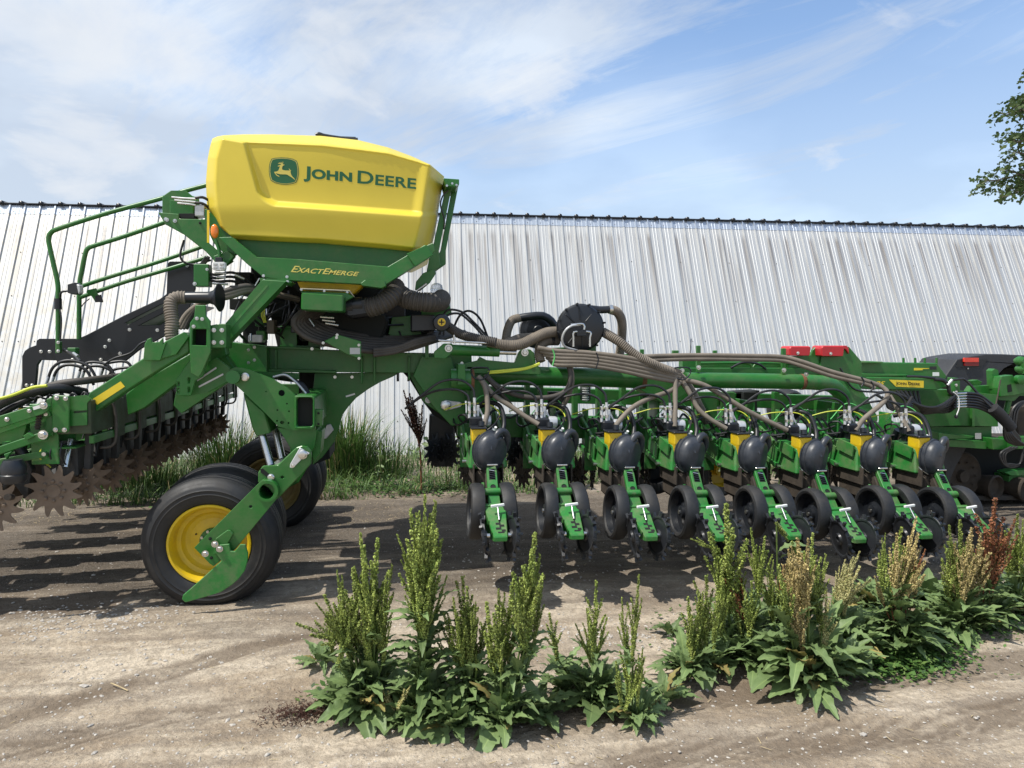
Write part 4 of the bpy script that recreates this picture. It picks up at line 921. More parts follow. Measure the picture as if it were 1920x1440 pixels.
# rear row units under the bar, each with toothed row-cleaner discs
def cleaner_geo(c, r, yaw, teeth=12):
    """flat disc with swept teeth, facing -Y, turned by yaw"""
    pts = []
    for k in range(teeth):
        a0 = 2*math.pi*k/teeth; st = 2*math.pi/teeth
        for t, q in ((0, .66), (.10, .74), (.20, .87), (.34, 1.0), (.46, 1.02), (.52, .96), (.60, .84), (.74, .72), (.88, .66)): pts.append((r*q*math.cos(a0+st*(t+.35*(q-.7))), r*q*math.sin(a0+st*(t+.35*(q-.7)))))
    v, f = geo_plate([pts], -.004, .004); cy, sy = math.cos(yaw), math.sin(yaw)
    vv, ff = geo_lathe((0, -.004, 0), (0, -1, 0), [(0, .045), (.005, .042), (.002, .030)], 12); v, f = merge(v and [Vector(p) for p in v] and (v, f), (vv, ff))
    for k in range(8):
        a = 2*math.pi*k/8; b_, g_ = geo_lathe((.062*math.cos(a)*r/.165, -.004, .062*math.sin(a)*r/.165), (0, -1, 0), [(0, .0105), (.012, .0105), (.016, .006)], 7); v, f = merge((v, f), (b_, g_))
    return [Vector((p[0]*cy-p[1]*sy, p[0]*sy+p[1]*cy, p[2]))+Vector(c) for p in v], f
UB = mat('dark_unit_steel', (.018, .020, .022), .5, var=.4, dust=.3, dustcol=(.07, .055, .04), scale=12)
for i in range(9):
    y = 4.80+i*.43; x = -2.2
    u = box('rear_row_unit', x-.12, x+.10, y+.10, y+.22, .88, 1.10, UB, PL, .01)
    a0 = rnd.random()
    v, f = cleaner_geo((x, y, .81), .165, .25 if i else .06); make('row_cleaner_disc', v, f, DISC, u, fixn=True)
    v, f = cleaner_geo((x+.10, y+.17, .82), .150, -.5); make('row_cleaner_disc', v, f, DISC, u, fixn=True)
    bar('cleaner_arm', (x-.02, y+.06, .83), (x-.06, y+.2, 1.06), .03, .05, UB, u)
    bar('unit_shank', (x-.10, y+.16, .78), (x-.10, y+.16, 1.2), .05, .06, UB, u)
    bar('unit_shank', (x+.14, y+.16, .92), (x+.16, y+.16, 1.2), .04, .05, UB, u)
    cyl('down_cylinder', (x+.05, y+.05, .95), (x+.06, y+.12, 1.12), .018, STEEL if i == 0 else UB, u)
    for k in range(3): tube('wire', [Vector((x-.05+.05*k, y+.02, 1.12)), Vector((x-.07+.06*k, y-.01, 1.03)), Vector((x-.04+.05*k, y+.06, .95))], .005, WIREY if (k == 0 and i == 0) else HYD, u, 5)
# nearest unit's black cylinder and bracket at the left edge
lathe('air_bag', W(26, 905, 4.66), (0, 0, 1), [(0, .06), (.02, .072), (.05, .072), (.055, .066), (.10, .070), (.14, .05)], PLASTIC, PL, 20); T_('hose_fitting', [(26, 892, 4.66), (27, 880, 4.66)], .012, STEEL)
P_('unit_side', [(-30, 860), (45, 850), (60, 880), (50, 940), (20, 900), (-30, 960)], 4.9, .05, UB); T_('mount_tube', [(14, 932, 4.6), (22, 932, 4.7)], .02, MUD)
v, f = cleaner_geo(W(-14, 948, 4.7), .165, .2); make('row_cleaner_disc', v, f, DISC, PL)
# loom and arcs of hydraulic hose above the bar
T_('hose_loom', [(-30, 775, 4.9), (20, 748, 4.9), (60, 735, 4.9), (110, 728, 4.95), (160, 736, 5.1)], .030, HYD, seg=12); T_('seed_hose', [(60, 735, 5.0), (110, 720, 5.0), (160, 714, 5.05), (230, 705, 5.3)], .024, HOSED)
T_('seed_hose', [(-20, 790, 4.95), (30, 760, 4.95), (90, 735, 5.0), (150, 730, 5.1)], .022, HYD); T_('wire', [(-20, 752, 4.85), (20, 742, 4.85), (60, 727, 4.85), (88, 723, 4.85)], .010, WIREY)
for k, (xa, ya, xm, ym, xb, yb) in enumerate(((86, 722, 128, 676, 184, 716), (96, 722, 130, 684, 176, 722), (145, 712, 172, 679, 216, 705), (152, 714, 178, 686, 218, 716), (188, 706, 218, 678, 248, 690), (200, 716, 230, 690, 262, 700), (66, 754, 90, 726, 152, 740))):
    T_('hydraulic_hose', [(xa, ya, 5.15+.05*k), ((xa*2+xm)/3, (ya+2*ym)/3-3, 5.15+.05*k), (xm, ym, 5.15+.05*k), ((xb*2+xm)/3, (yb+2*ym)/3-3, 5.15+.05*k), (xb, yb, 5.15+.05*k)], .010, HYD, seg=8)
    if k < 5: T_('hose_fitting', [(xa, ya, 5.15+.05*k), (xa+5, ya-16, 5.15+.05*k)], .011, PALE)
for k in range(8):
    x = 40+k*22; T_('cable', [(x, 765-k*3, 4.95), (x+8, 745-k*2, 4.95), (x+24, 748, 4.95), (x+34, 736, 5.0)], .007, HYD)
T_('cable', [(196, 683, 5.2), (214, 672, 5.2), (245, 662, 5.2), (262, 646, 5.2), (274, 640, 5.2)], .007, HYD)
T_('hose_elbow', [(118, 655, 5.5), (128, 660, 5.5), (140, 666, 5.4), (150, 678, 5.3)], .012, HYD); P_('valve_or_shade_block', rect(126, 652, 142, 664), 5.5, .06); T_('hose_fitting', [(138, 662, 5.4), (146, 668, 5.35)], .010, STEEL)
# ------------------------------------------------------------------ right wing: tubes, fans, hoses, toolbar
SL = -.0366   # the wing droops to the right
def wz(x, z): return z+SL*(x-.6)
def wbox(name, x0, x1, y0, y1, z0, z1, m, parent=None):
    v, f = geo_box(x0, x1, y0, y1, z0, z1); v = [(x, y, wz(x, z)) for x, y, z in v]; return make(name, v, f, m, parent or PL, bevel=.005)
wbox('wing_toolbar', .42, 4.75, 5.86, 6.04, .955, 1.135, GREEN)
wbox('wing_toolbar', .45, 4.6, 6.5, 6.62, 1.2, 1.34, GREEN)
for x0 in (1.35, 2.2, 3.1, 4.0): wbox('toolbar_web', x0, x0+.02, 6.0, 6.6, 1.0, 1.3, GREEN)
T_('wing_tube', [(903, 703, 5.72), (1120, 708, 5.72), (1200, 711, 5.72)], .078, GREEN, seg=24)
T_('wing_tube', [(1196, 711, 5.76), (1208, 711, 5.76)], .082, RUST, seg=24)
T_('wing_tube', [(1284, 713, 5.68), (1400, 714, 5.68), (1505, 716, 5.68)], .066, GREEN, seg=24)
T_('tube_weld', [(1500, 716, 5.68), (1506, 716, 5.68)], .069, RUST, seg=24)
T_('wing_tube', [(1505, 716, 5.68), (1540, 718, 5.72), (1562, 724, 5.8), (1580, 742, 5.95)], .066, GREEND, seg=24)
P_('tube_junction', [(1192, 690), (1210, 690), (1290, 700), (1300, 730), (1250, 760), (1200, 730)], 5.9, .25)
P_('hinge_plate', [(877, 690), (912, 689), (918, 700), (914, 780), (896, 800), (878, 790)], 5.55, .03)
P_('hinge_frame', [(876, 688), (917, 688), (917, 692), (880, 693), (880, 778), (876, 778)], 5.5, .03)
P_('wing_upright', [(1030, 735), (1060, 735), (1062, 790), (1032, 790)], 6.0, .1, DARK)
for x in (985, 1010, 1075, 1120, 1165, 1205): P_('wing_upright', rect(x, 720, x+9, 800), 6.12, .08)
P_('electric_motor', rect(1093, 722, 1108, 752), 6.2, .12, BLACKM, bevel=.01)
T_('coil_spring', [(1098, 722, 6.1), (1098, 752, 6.1)], .025, PALE, corr=.25, period=.02, seg=12)
for i, x in enumerate((1050, 1160, 1240)): P_('yield_sign_decal', [(x-8, 786), (x+6, 786), (x+6, 812), (x-8, 812)], 5.85, .004, MUD, bevel=0)
for x0, x1 in ((1300, 1345), (1352, 1378), (1395, 1420), (1452, 1462)): P_('wing_upright', rect(x0, 735, x1, 800), 6.35, .06, GREEN if x0 % 2 == 0 else DARK)
P_('axle_box', [(1380, 735), (1425, 732), (1415, 765), (1405, 790), (1375, 790)], 6.5, .2, DARK)
# small posts and rails on top
for x, y0, y1, Y in ((1310, 648, 698, 5.65), (1470, 653, 702, 5.65), (1204, 655, 670, 6.1), (1341, 657, 668, 6.2)): P_('hose_post', rect(x-3, y0, x+4, y1), Y, .03)
for x, y in ((1310, 689), (1470, 694), (1279, 695), (1512, 702)): bolt(x, y, 5.6, PL, .013)
T_('antenna', [(1294, 664, 6.0), (1296, 635, 6.0)], .004, BLACKM)
P_('top_rail', [(1165, 664), (1290, 665), (1290, 673), (1165, 673)], 6.2, .08); P_('top_rail', [(1262, 657), (1273, 657), (1273, 668), (1262, 668)], 6.2, .04)
P_('top_rail', [(1280, 675), (1485, 676), (1485, 694), (1280, 694)], 6.1, .1); T_('rail_pipe', [(1310, 681, 6.0), (1398, 681, 6.0), (1410, 690, 6.0), (1424, 681, 6.0), (1486, 682, 6.0)], .012, GREEN)
P_('top_rail', [(1180, 690), (1560, 690), (1560, 702), (1180, 702)], 5.95, .1)
T_('hydraulic_hose', [(1370, 690, 5.95), (1392, 680, 5.95), (1420, 682, 5.95), (1436, 692, 5.95)], .01, HYD)
# vacuum fans
fn = lathe('vacuum_fan', W(1089, 614, 5.45), (-.10, -1, 0), [(-.17, .10), (-.15, .165), (-.06, .178), (-.05, .188), (-.02, .188), (-.012, .180), (0, .176), (.006, .165), (.008, .05)], BLACKM, PL, 40)
for k in range(12):
    a = 2*math.pi*k/12+.2; c = W(1089, 614, 5.47)+Vector((math.cos(a)*.187, 0, math.sin(a)*.187)); cyl('rim_clip', c, c+Vector((0, -.045, 0)), .009, BLACKM, fn, 6)
for k in range(8):
    a = 2*math.pi*k/8+.1; c = W(1089, 614, 5.438); bar('fan_rib', c+Vector((math.cos(a)*.06, 0, math.sin(a)*.06)), c+Vector((math.cos(a)*.16, 0, math.sin(a)*.16)), .008, .006, BLACKM, fn)
T_('fan_outlet', [(1100, 578, 5.52), (1125, 581, 5.52), (1143, 580, 5.52)], .030, BLACKM, par=fn, seg=14)
T_('outlet_clamp', [(1142, 580, 5.52), (1148, 580, 5.52)], .036, STEEL, par=fn, seg=14)
T_('blower_hose', [(1144, 580, 5.52), (1158, 586, 5.55), (1166, 605, 5.6), (1165, 640, 5.7), (1160, 676, 5.8)], .036, HOSE, seg=16, corr=.06, period=.013)
T_('hydraulic_hose', [(1088, 609, 5.36), (1072, 611, 5.34), (1060, 620, 5.34), (1054, 636, 5.36), (1060, 650, 5.38), (1085, 658, 5.42)], .009, PALE, par=fn)
P_('fan_motor', rect(1082, 620, 1100, 630), 5.34, .1, BLACKM, par=fn)
for x in (1076, 1107): T_('hose_fitting', [(1091, 622, 5.35), (x, 623, 5.35), (x-1, 634, 5.35), (x-1, 650, 5.35)], .009, STEEL, par=fn)
T_('hose_fitting', [(1070, 609, 5.35), (1094, 608, 5.35), (1095, 618, 5.35)], .009, STEEL, par=fn)
P_('fan_stand', [(1040, 653), (1118, 648), (1118, 668), (1042, 668)], 5.5, .25)
T_('blower_hose', [(1130, 622, 5.5), (1160, 640, 5.4), (1195, 668, 5.35), (1235, 688, 5.35), (1268, 702, 5.4), (1292, 728, 5.5), (1312, 765, 5.6), (1325, 790, 5.7)], .036, HOSE, seg=16, corr=.07, period=.015)
f2 = lathe('vacuum_fan', W(1008, 620, 6.2), (.05, -1, 0), [(-.15, .12), (-.06, .150), (-.05, .158), (0, .158), (.01, .14), (.012, .06), (.03, .04)], BLACKM, PL, 36)
for r in (.10, .12): lathe('fan_ring', W(1008, 620, 6.185), (.05, -1, 0), [(0, r), (.006, r+.006), (.010, r)], BLACKM, f2, 28)
T_('fan_volute', [(975, 596, 6.12), (995, 593, 6.1), (1018, 592, 6.1), (1034, 602, 6.1), (1042, 616, 6.12)], .035, BLACKM, par=f2, seg=12)
T_('blower_hose', [(974, 596, 6.12), (960, 601, 6.1), (952, 618, 6.05), (948, 640, 6.0)], .036, HOSE, seg=16, corr=.06, period=.014)
T_('blower_hose', [(1048, 622, 5.6), (1025, 624, 5.5), (1002, 634, 5.45), (975, 646, 5.4), (945, 647, 5.4), (915, 640, 5.4)], .040, HOSE, seg=16, corr=.06, period=.014)
T_('blower_hose', [(1000, 632, 5.7), (975, 634, 5.65), (952, 643, 5.55), (930, 650, 5.5), (905, 644, 5.5)], .034, HOSE, seg=16, corr=.05, period=.014)
T_('blower_hose', [(1046, 639, 5.6), (1025, 640, 5.55), (1013, 650, 5.5), (1011, 665, 5.48), (1014, 678, 5.46)], .036, HOSE, seg=16, corr=.06, period=.014)
T_('outlet_clamp', [(1030, 638, 5.57), (1036, 638, 5.58)], .042, PLASTIC, seg=14)
# bundles of seed hose along the wing
for k in range(5):
    T_('seed_hose', [(1008+k*6, 652+k*6, 5.4+k*.02), (1045, 658+k*6.5, 5.38), (1100, 661+k*6, 5.36), (1160, 668+k*6.5, 5.34), (1215, 678+k*7, 5.34), (1275, 697+k*5, 5.38)], .0185, HOSE, seg=10)
for k in range(2):
    T_('seed_hose', [(1165, 672+k*8, 5.6), (1215, 668+k*8, 5.58), (1300, 666+k*7, 5.55), (1400, 667+k*7, 5.55), (1465, 669+k*7, 5.55), (1500, 677+k*8, 5.5), (1560, 697+k*8, 5.45), (1620, 713+k*6, 5.4), (1648 if k == 0 else 1640, 722+k*6, 5.38)], .0185, HOSE, seg=10)
T_('seed_hose', [(1040, 662, 5.42), (1062, 678, 5.4), (1070, 705, 5.38), (1063, 730, 5.38), (1040, 743, 5.36), (1000, 746, 5.36), (960, 738, 5.38), (930, 722, 5.4), (912, 705, 5.42)], .020, HOSED, seg=10)
T_('seed_hose', [(1048, 664, 5.44), (1068, 684, 5.42), (1073, 715, 5.42), (1066, 742, 5.45), (1052, 768, 5.5)], .019, HOSE, seg=10)
T_('seed_hose', [(908, 704, 5.42), (930, 726, 5.4), (945, 745, 5.4), (958, 760, 5.45)], .018, HOSED, seg=10)
T_('hose_tie', [(1036, 655, 5.33), (1040, 668, 5.33), (1036, 686, 5.33)], .006, WIREG); T_('hose_tie', [(1118, 661, 5.3), (1122, 675, 5.3), (1117, 692, 5.3)], .005, BLACKM)
for x, y in ((1618, 712), (1636, 720)): T_('hose_tie', [(x-3, y-5, 5.33), (x+2, y+4, 5.33), (x-3, y+13, 5.33)], .007, BLACKM)
for k in range(2): T_('wire', [(915, 697+k*3, 5.45), (950, 694+k*3, 5.42), (985, 690+k*2, 5.4), (1012, 681+k*2, 5.4)], .008, WIREY)
for x0 in (884, 1262): T_('hose_ring', [(x0, 700, 5.38), (x0+2, 690, 5.36), (x0+30, 690, 5.36), (x0+32, 700, 5.36), (x0+20, 712, 5.34), (x0+5, 708, 5.36), (x0, 700, 5.38)], .006, BLACKM)
# hoses that feed each hopper of the eight row units (end point = hopper cap)
FEED = [[(897, 706), (908, 722), (913, 745), (914, 772), (908, 798)], [(900, 708), (925, 740), (958, 762), (985, 781), (1010, 796)], [(1280, 712), (1256, 733), (1215, 748), (1185, 765), (1165, 785), (1154, 799)], [(1267, 704), (1266, 735), (1266, 765), (1265, 800)],
        [(1278, 712), (1294, 738), (1308, 765), (1330, 785), (1362, 804)], [(1283, 712), (1320, 722), (1360, 745), (1410, 775), (1476, 807)], [(1648, 722), (1662, 732), (1663, 745), (1648, 762), (1620, 785), (1604, 808)], [(1668, 742), (1680, 762), (1692, 785), (1704, 809)]]
for k, q in enumerate(FEED):
    n = len(q); T_('seed_hose', [(x, y, 5.38-(.16*(i/(n-1)))) for i, (x, y) in enumerate(q)], .0195, HOSE, seg=12)

# ------------------------------------------------------------------ eight row units on the wing
X0 = .59
def spiked_wheel(c, axis, r, parent):
    """closing wheel: rubber-black cast disc with stub teeth round the rim"""
    c = Vector(c); axis = Vector(axis).normalized(); u, w_ = frame_of(axis)
    V, F = geo_lathe(c, axis, [(-.012, r*.80), (-.014, r*.88), (-.012, r*.90), (.012, r*.90), (.014, r*.88), (.012, r*.80), (.006, r*.74), (.006, r*.30), (.02, r*.26), (.02, .02), (-.02, .02), (-.02, r*.26), (-.006, r*.30), (-.006, r*.74), (-.012, r*.80)], 28, caps=False)
    for k in range(18):
        a = 2*math.pi*k/18; d = u*math.cos(a)+w_*math.sin(a); s = axis*(.005*(1 if k % 2 else -1))
        V, F = merge((V, F), geo_bar(c+d*r*.84+s, c+d*r*1.10+s*2.2, .014, .020, up=axis))
    return make('closing_wheel', V, F, PLASTIC, parent, smooth=True, auto=30)
def row_unit():
    x = X0; Yh = 5.03
    vb = [(x-.15, 5.06, .83), (x+.135, 5.06, .83), (x+.135, 5.44, .82), (x-.15, 5.44, .82), (x-.125, 5.10, 1.03), (x+.105, 5.10, 1.03), (x+.11, 5.42, 1.045), (x-.13, 5.42, 1.045)]
    fb = [(0, 1, 5, 4), (1, 2, 6, 5), (2, 3, 7, 6), (3, 0, 4, 7), (4, 5, 6, 7), (0, 3, 2, 1)]
    u = make('row_unit', vb, fb, GREEND, PL, bevel=.012)
    def A(name, v_f, m, **k): return make(name, v_f[0], v_f[1], m, u, **k)
    # mud-caked shank and opener discs
    A('unit_shank', geo_box(x-.10, x+.085, 5.04, 5.38, .60, .828), MUD, bevel=.03)
    for s in (-1, 1): A('mud_flap', geo_bar((x+s*.105-.01, 5.02, .80), (x+s*.11-.01, 5.36, .80), .008, .13, up=(0, 0, 1)), MUD)
    A('unit_shank', geo_bar((x+.0, 5.06, .84), (x+.0, 4.93, .64), .07, .06, up=(0, 1, .3)), MUD, bevel=.006)
    for s in (-1, 1): lathe('opener_disc', (x-.01+s*.015, 5.14, .60), (1, -.04*s, 0), [(-.002, .19), (.002, .19)], MUD, u, 24)
    # coulter and row cleaner ahead of the toolbar
    A('coulter_bracket', geo_bar((x-.01, 6.06, 1.02), (x-.02, 6.22, .66), .05, .09, up=(0, 1, .3)), UB, bevel=.005)
    for s in (-1, 1):
        v_, f_ = cleaner_geo((x+s*.07, 6.25, .62), .155, 1.15*s); make('row_cleaner_disc', v_, f_, MUD, u)
    cyl('down_cylinder', (x+.03, 5.50, 1.12), (x+.03, 5.62, .90), .032, BLACKM, u, 12); cyl('spring_can', (x-.05, 5.52, .80), (x-.05, 5.60, 1.05), .028, UB, u, 12)
    A('cross_brace', geo_bar((x-.14, 5.55, .98), (x+.12, 5.55, .98), .05, .03), GREEND, bevel=.004)
    A('rear_plate', geo_bar((x-.12, 5.60, .75), (x-.12, 5.60, 1.10), .02, .10, up=(1, 0, 0)), GREEND, bevel=.004)
    for k in range(3): tube('cable', [Vector((x-.12+.05*k, 5.75, 1.17)), Vector((x-.10+.08*k, 5.62, 1.06-.02*k)), Vector((x+.02+.04*k, 5.5, 1.08)), Vector((x+.09, 5.40, 1.12))], .009, HYD, u, 6)
    # gauge wheels
    for s in (-1, 1):
        c = Vector((x-.005+s*.112, 4.88, .566)); ax = Vector((s, 0, .06*1))
        g_ = lathe('gauge_wheel', c, ax, [(-.040, .130), (-.048, .170), (-.044, .188), (-.02, .196), (.02, .196), (.042, .188), (.050, .172), (.044, .155), (.030, .150)], RUBBER, u, 32, caps=False)
        lathe('gauge_rim', c, ax, [(.034, .155), (.030, .148), (-.01, .140), (-.02, .10), (.0, .05), (.022, .045), (.026, .02)], BLACKM, u, 24, caps=False)
        lathe('gauge_bearing', c+ax*.022, ax, [(0, .016), (.012, .014)], STEEL, u, 10)
        bar('gauge_arm', (x+s*.05, 5.05, .72), (x+s*.06, 4.88, .57), .02, .05, GREEND, u)
    # parallel links to the toolbar
    for s, ox in ((-1, -.155), (1, .135)):
        bar('parallel_link', (x+ox, 5.40, 1.03), (x+ox, 5.83, 1.185), .022, .036, GREEND, u, up=(0, 0, 1)); bar('parallel_link', (x+ox, 5.30, .845), (x+ox, 5.80, .93), .022, .040, GREEND, u, up=(0, 0, 1))
        for yy, zz_ in ((5.42, 1.035), (5.30, .85), (5.81, 1.18), (5.79, .93)): cyl('link_pin', (x+ox-.022, yy, zz_), (x+ox+.022, yy, zz_), .013, STEEL, u, 8)
        A('link_mount', geo_box(x+ox*.8-.008, x+ox*.8+.008, 5.70, 5.858, .86, 1.24), GREEND, bevel=.003)
    A('link_web', geo_bar((x-.155, 5.34, .93), (x-.155, 5.55, .99), .008, .12, up=(0, 0, 1)), GREEND)
    A('side_ear', geo_bar((x-.152, 5.10, .99), (x-.152, 5.30, 1.02), .012, .09, up=(0, 0, 1)), GREEND)
    # meter dome
    c = Vector((x-.005, 5.10, .958)); ax = Vector((.30, -.95, 0))
    dm = lathe('meter_housing', c, ax, [(0, .116), (.004, .130), (.018, .133), (.020, .125), (.034, .125), (.036, .131), (.050, .131), (.054, .121), (.078, .119), (.098, .108), (.110, .094), (.116, .084), (.117, .02)], DOMEP, u, 36)
    nf = Vector((.66, -.74, -.12)).normalized()          # one side of the cover is pressed flat
    for p_ in dm.data.vertices:
        p_.co.z *= 1.14
        q_ = p_.co+WP[dm]-c; e_ = q_.dot(nf)-.106
        if e_ > 0: p_.co -= nf*e_
    bar('dome_ridge', c+Vector((.03, -.10, .095)), c+Vector((.02, -.03, .138)), .012, .03, DOMEP, u, up=(1, 0, 0))
    bar('dome_ridge', c+Vector((.015, -.124, .02)), c+Vector((.0, -.10, .10)), .006, .014, DOMEP, u, up=(1, 0, 0))
    tube('dome_latch', [c+Vector((-.105, -.02, -.07)), c+Vector((-.10, -.05, -.09)), c+Vector((-.075, -.07, -.115)), c+Vector((-.06, -.08, -.125))], .004, STEEL, u, 6)
    tube('vacuum_elbow', [c+Vector((.045, -.08, .10)), c+Vector((.065, -.075, .135)), c+Vector((.10, -.05, .145)), c+Vector((.135, -.02, .115)), c+Vector((.145, .0, .06)), c+Vector((.135, .04, .0))], .026, DOMEP, u, 14)
    # yellow mini hopper and black cap
    a = (x-.124, x-.022); z0, z1 = .90, 1.118
    v = [(a[0], 5.06, z1), (a[1], 5.06, z1), (a[1], 5.19, z1), (a[0], 5.19, z1), (a[0], 5.06, 1.04), (a[1], 5.06, 1.04), (a[1], 5.19, 1.04), (a[0], 5.19, 1.04), (x-.105, 5.09, z0), (x-.05, 5.09, z0), (x-.05, 5.19, z0), (x-.105, 5.19, z0)]
    f = [(0, 3, 2, 1)]+[(i, (i+1) % 4, (i+1) % 4+4, i+4) for i in range(4)]+[(i+4, (i+1) % 4+4, (i+1) % 4+8, i+8) for i in range(4)]+[(8, 9, 10, 11)]
    A('seed_hopper', (v, f), YPAINT, bevel=.006)
    A('hopper_cap', geo_box(x-.132, x-.014, 5.05, 5.20, 1.119, 1.131), BLACKM, bevel=.004); cyl('cap_neck', (x-.05, 5.13, 1.13), (x-.048, 5.14, 1.165), .024, BLACKM, u, 12)
    # hydraulic motor, fittings
    A('drive_block', geo_box(x-.125, x-.03, 5.22, 5.30, 1.115, 1.19), BLACKM, bevel=.012); A('drive_block', geo_box(x-.10, x-.05, 5.24, 5.30, 1.06, 1.115), BLACKM, bevel=.006)
    lathe('drive_motor', (x-.03, 5.28, 1.155), (1, -.1, -.05), [(0, .046), (.05, .046), (.065, .040), (.072, .02)], PALE, u, 16)
    A('casting', geo_bar((x-.06, 5.30, 1.17), (x-.055, 5.31, 1.27), .022, .03), PALE, bevel=.004); A('casting', geo_bar((x-.055, 5.31, 1.26), (x-.01, 5.30, 1.17), .012, .016), PALE)
    for dx, zz_ in ((-.125, 1.30), (-.085, 1.33)):
        cyl('hose_fitting', (x+dx, 5.26, 1.18), (x+dx, 5.27, zz_), .0115, PALE, u, 8); lathe('fitting_nut', (x+dx, 5.262, 1.215), (0, 0, 1), [(0, .016), (.02, .016)], STEEL, u, 6); lathe('fitting_nut', (x+dx, 5.267, 1.275), (0, 0, 1), [(0, .016), (.02, .016)], STEEL, u, 6)
    tube('hydraulic_hose', [Vector((x-.125, 5.27, 1.29)), Vector((x-.14, 5.28, 1.35)), Vector((x-.22, 5.30, 1.39)), Vector((x-.36, 5.34, 1.38)), Vector((x-.48, 5.38, 1.33)), Vector((x-.60, 5.42, 1.24))], .0095, HYD, u, 7)
    tube('hydraulic_hose', [Vector((x-.085, 5.27, 1.32)), Vector((x-.10, 5.28, 1.40)), Vector((x-.19, 5.29, 1.46)), Vector((x-.33, 5.30, 1.45)), Vector((x-.46, 5.32, 1.36)), Vector((x-.57, 5.36, 1.27))], .0095, HYD, u, 7)
    tube('hydraulic_hose', [Vector((x-.16, 5.40, 1.12)), Vector((x-.20, 5.36, 1.18)), Vector((x-.16, 5.30, 1.20)), Vector((x-.13, 5.28, 1.17))], .008, HYD, u, 6)
    tube('wire', [Vector((x-.30, 5.5, 1.22)), Vector((x-.16, 5.42, 1.27)), Vector((x+.02, 5.38, 1.27)), Vector((x+.10, 5.34, 1.22)), Vector((x+.11, 5.3, 1.16))], .0048, WIREY, u, 6)
    tube('wire', [Vector((x-.13, 5.45, 1.20)), Vector((x-.02, 5.42, 1.33)), Vector((x+.08, 5.38, 1.30)), Vector((x+.115, 5.34, 1.2)), Vector((x+.06, 5.26, 1.12))], .0045, WIREG, u, 6)
    for k in range(4): tube('cable', [Vector((x+.13-.01*k, 5.34, 1.21-.01*k)), Vector((x+.08, 5.26, 1.15)), Vector((x+.02+.006*k, 5.20, 1.09+.01*k)), Vector((x-.02, 5.18, 1.08))], .0065, HYD, u, 6)
    tube('vacuum_line', [Vector((x-.02, 5.5, 1.24)), Vector((x+.05, 5.4, 1.28)), Vector((x+.12, 5.34, 1.25)), Vector((x+.14, 5.28, 1.14)), Vector((x+.11, 5.22, 1.04))], .017, HYD, u, 10)
    tube('cable', [Vector((x-.20, 5.7, 1.20)), Vector((x-.22, 5.6, 1.12)), Vector((x-.19, 5.5, 1.10)), Vector((x-.12, 5.4, 1.15))], .008, HYD, u, 6)
    tube('cable', [Vector((x+.02, 5.35, 1.18)), Vector((x+.1, 5.45, 1.22)), Vector((x+.2, 5.5, 1.15)), Vector((x+.3, 5.55, 1.18))], .010, HYD, u, 6)
    cyl('plug', (x+.03, 5.22, 1.08), (x+.05, 5.2, 1.10), .012, WHITEP, u, 8); cyl('plug', (x+.06, 5.22, 1.09), (x+.065, 5.2, 1.115), .010, WHITEP, u, 8)
    # closing wheel arm: slotted upright, cross tube, tail box
    up_ = [(x-.03, 5.0, .845), (x+.042, 5.0, .845), (x+.050, 4.80, .66), (x-.035, 4.80, .66)]
    d = Vector((0, .20, .185)).normalized(); nn = Vector((0, -.185, .20)).normalized()*.03
    def plane_pt(a, t, off=0): return Vector((x+.004+a, 4.99-.19*t, .862-.235*t))+Vector((0, -.78, .63))*off
    V = []
    for off in (0, -.035):
        for a, t in ((-.030, 0), (.034, 0), (.040, .12), (.038, .45), (.046, 1), (-.040, 1), (-.036, .45), (-.034, .12)): V.append(plane_pt(a, t, off))
    n = 8; A('closing_arm', (V, [tuple(range(n)), tuple(reversed(range(n, 2*n)))]+[(i, (i+1) % n, (i+1) % n+n, i+n) for i in range(n)]), GREEND, bevel=.004)
    A('arm_slot', ([plane_pt(a, t, .0015) for a, t in ((-.018, .08), (.022, .08), (.024, .36), (-.020, .36))], [(0, 1, 2, 3)]), DARK, fixn=False)
    for k in range(4): tube('arm_spring', [plane_pt(-.018, .12+.06*k, .008), plane_pt(.02, .15+.06*k, .008)], .0045, STEEL if k == 0 else BLACKM, u, 6)
    hc = plane_pt(.002, .56, .001)
    v, f = geo_lathe(hc, (0, -.78, .63), [(0, .026), (.006, .026), (.006, .020), (0, .020)], 18, caps=False); A('arm_eye', (v, f), GREEND, smooth=True, auto=30); lathe('eye_hole', hc, (0, -.78, .63), [(0, .019), (.002, .019)], DARK, u, 14)
    bar('handle', plane_pt(-.032, .02, .025), plane_pt(.046, .02, .025), .012, .010, STEEL, u)
    tube('cross_tube', [Vector((x-.098, 4.86, .705)), Vector((x+.104, 4.86, .705))], .025, GREEND, u, 14)
    for s in (-1, 1): cyl('cross_bolt', (x+.003+s*.10, 4.86, .705), (x+.003+s*.118, 4.86, .705), .015, STEEL, u, 6)
    v = [(x-.075, 4.77, .645), (x+.078, 4.77, .645), (x+.050, 4.46, .495), (x-.042, 4.46, .495), (x-.072, 4.78, .545), (x+.075, 4.78, .545), (x+.047, 4.46, .462), (x-.040, 4.46, .462), (x-.072, 4.60, .46), (x+.072, 4.60, .46)]
    f = [(0, 1, 2, 3), (3, 2, 6, 7), (0, 4, 5, 1), (0, 3, 7, 8, 4), (1, 5, 9, 6, 2), (4, 8, 9, 5), (7, 6, 9, 8)]
    tb = A('tail_bracket', (v, f), GREEND, bevel=.005)
    def tp(a, t, off=.0015): return Vector((x+.003+a, 4.77-.31*t, .645-.15*t))+Vector((0, -.43, .9))*off
    A('bracket_lip', geo_bar(tp(-.07, .10, .004), tp(.07, .10, .004), .012, .012), GREEND, bevel=.003)
    V = []; F = []
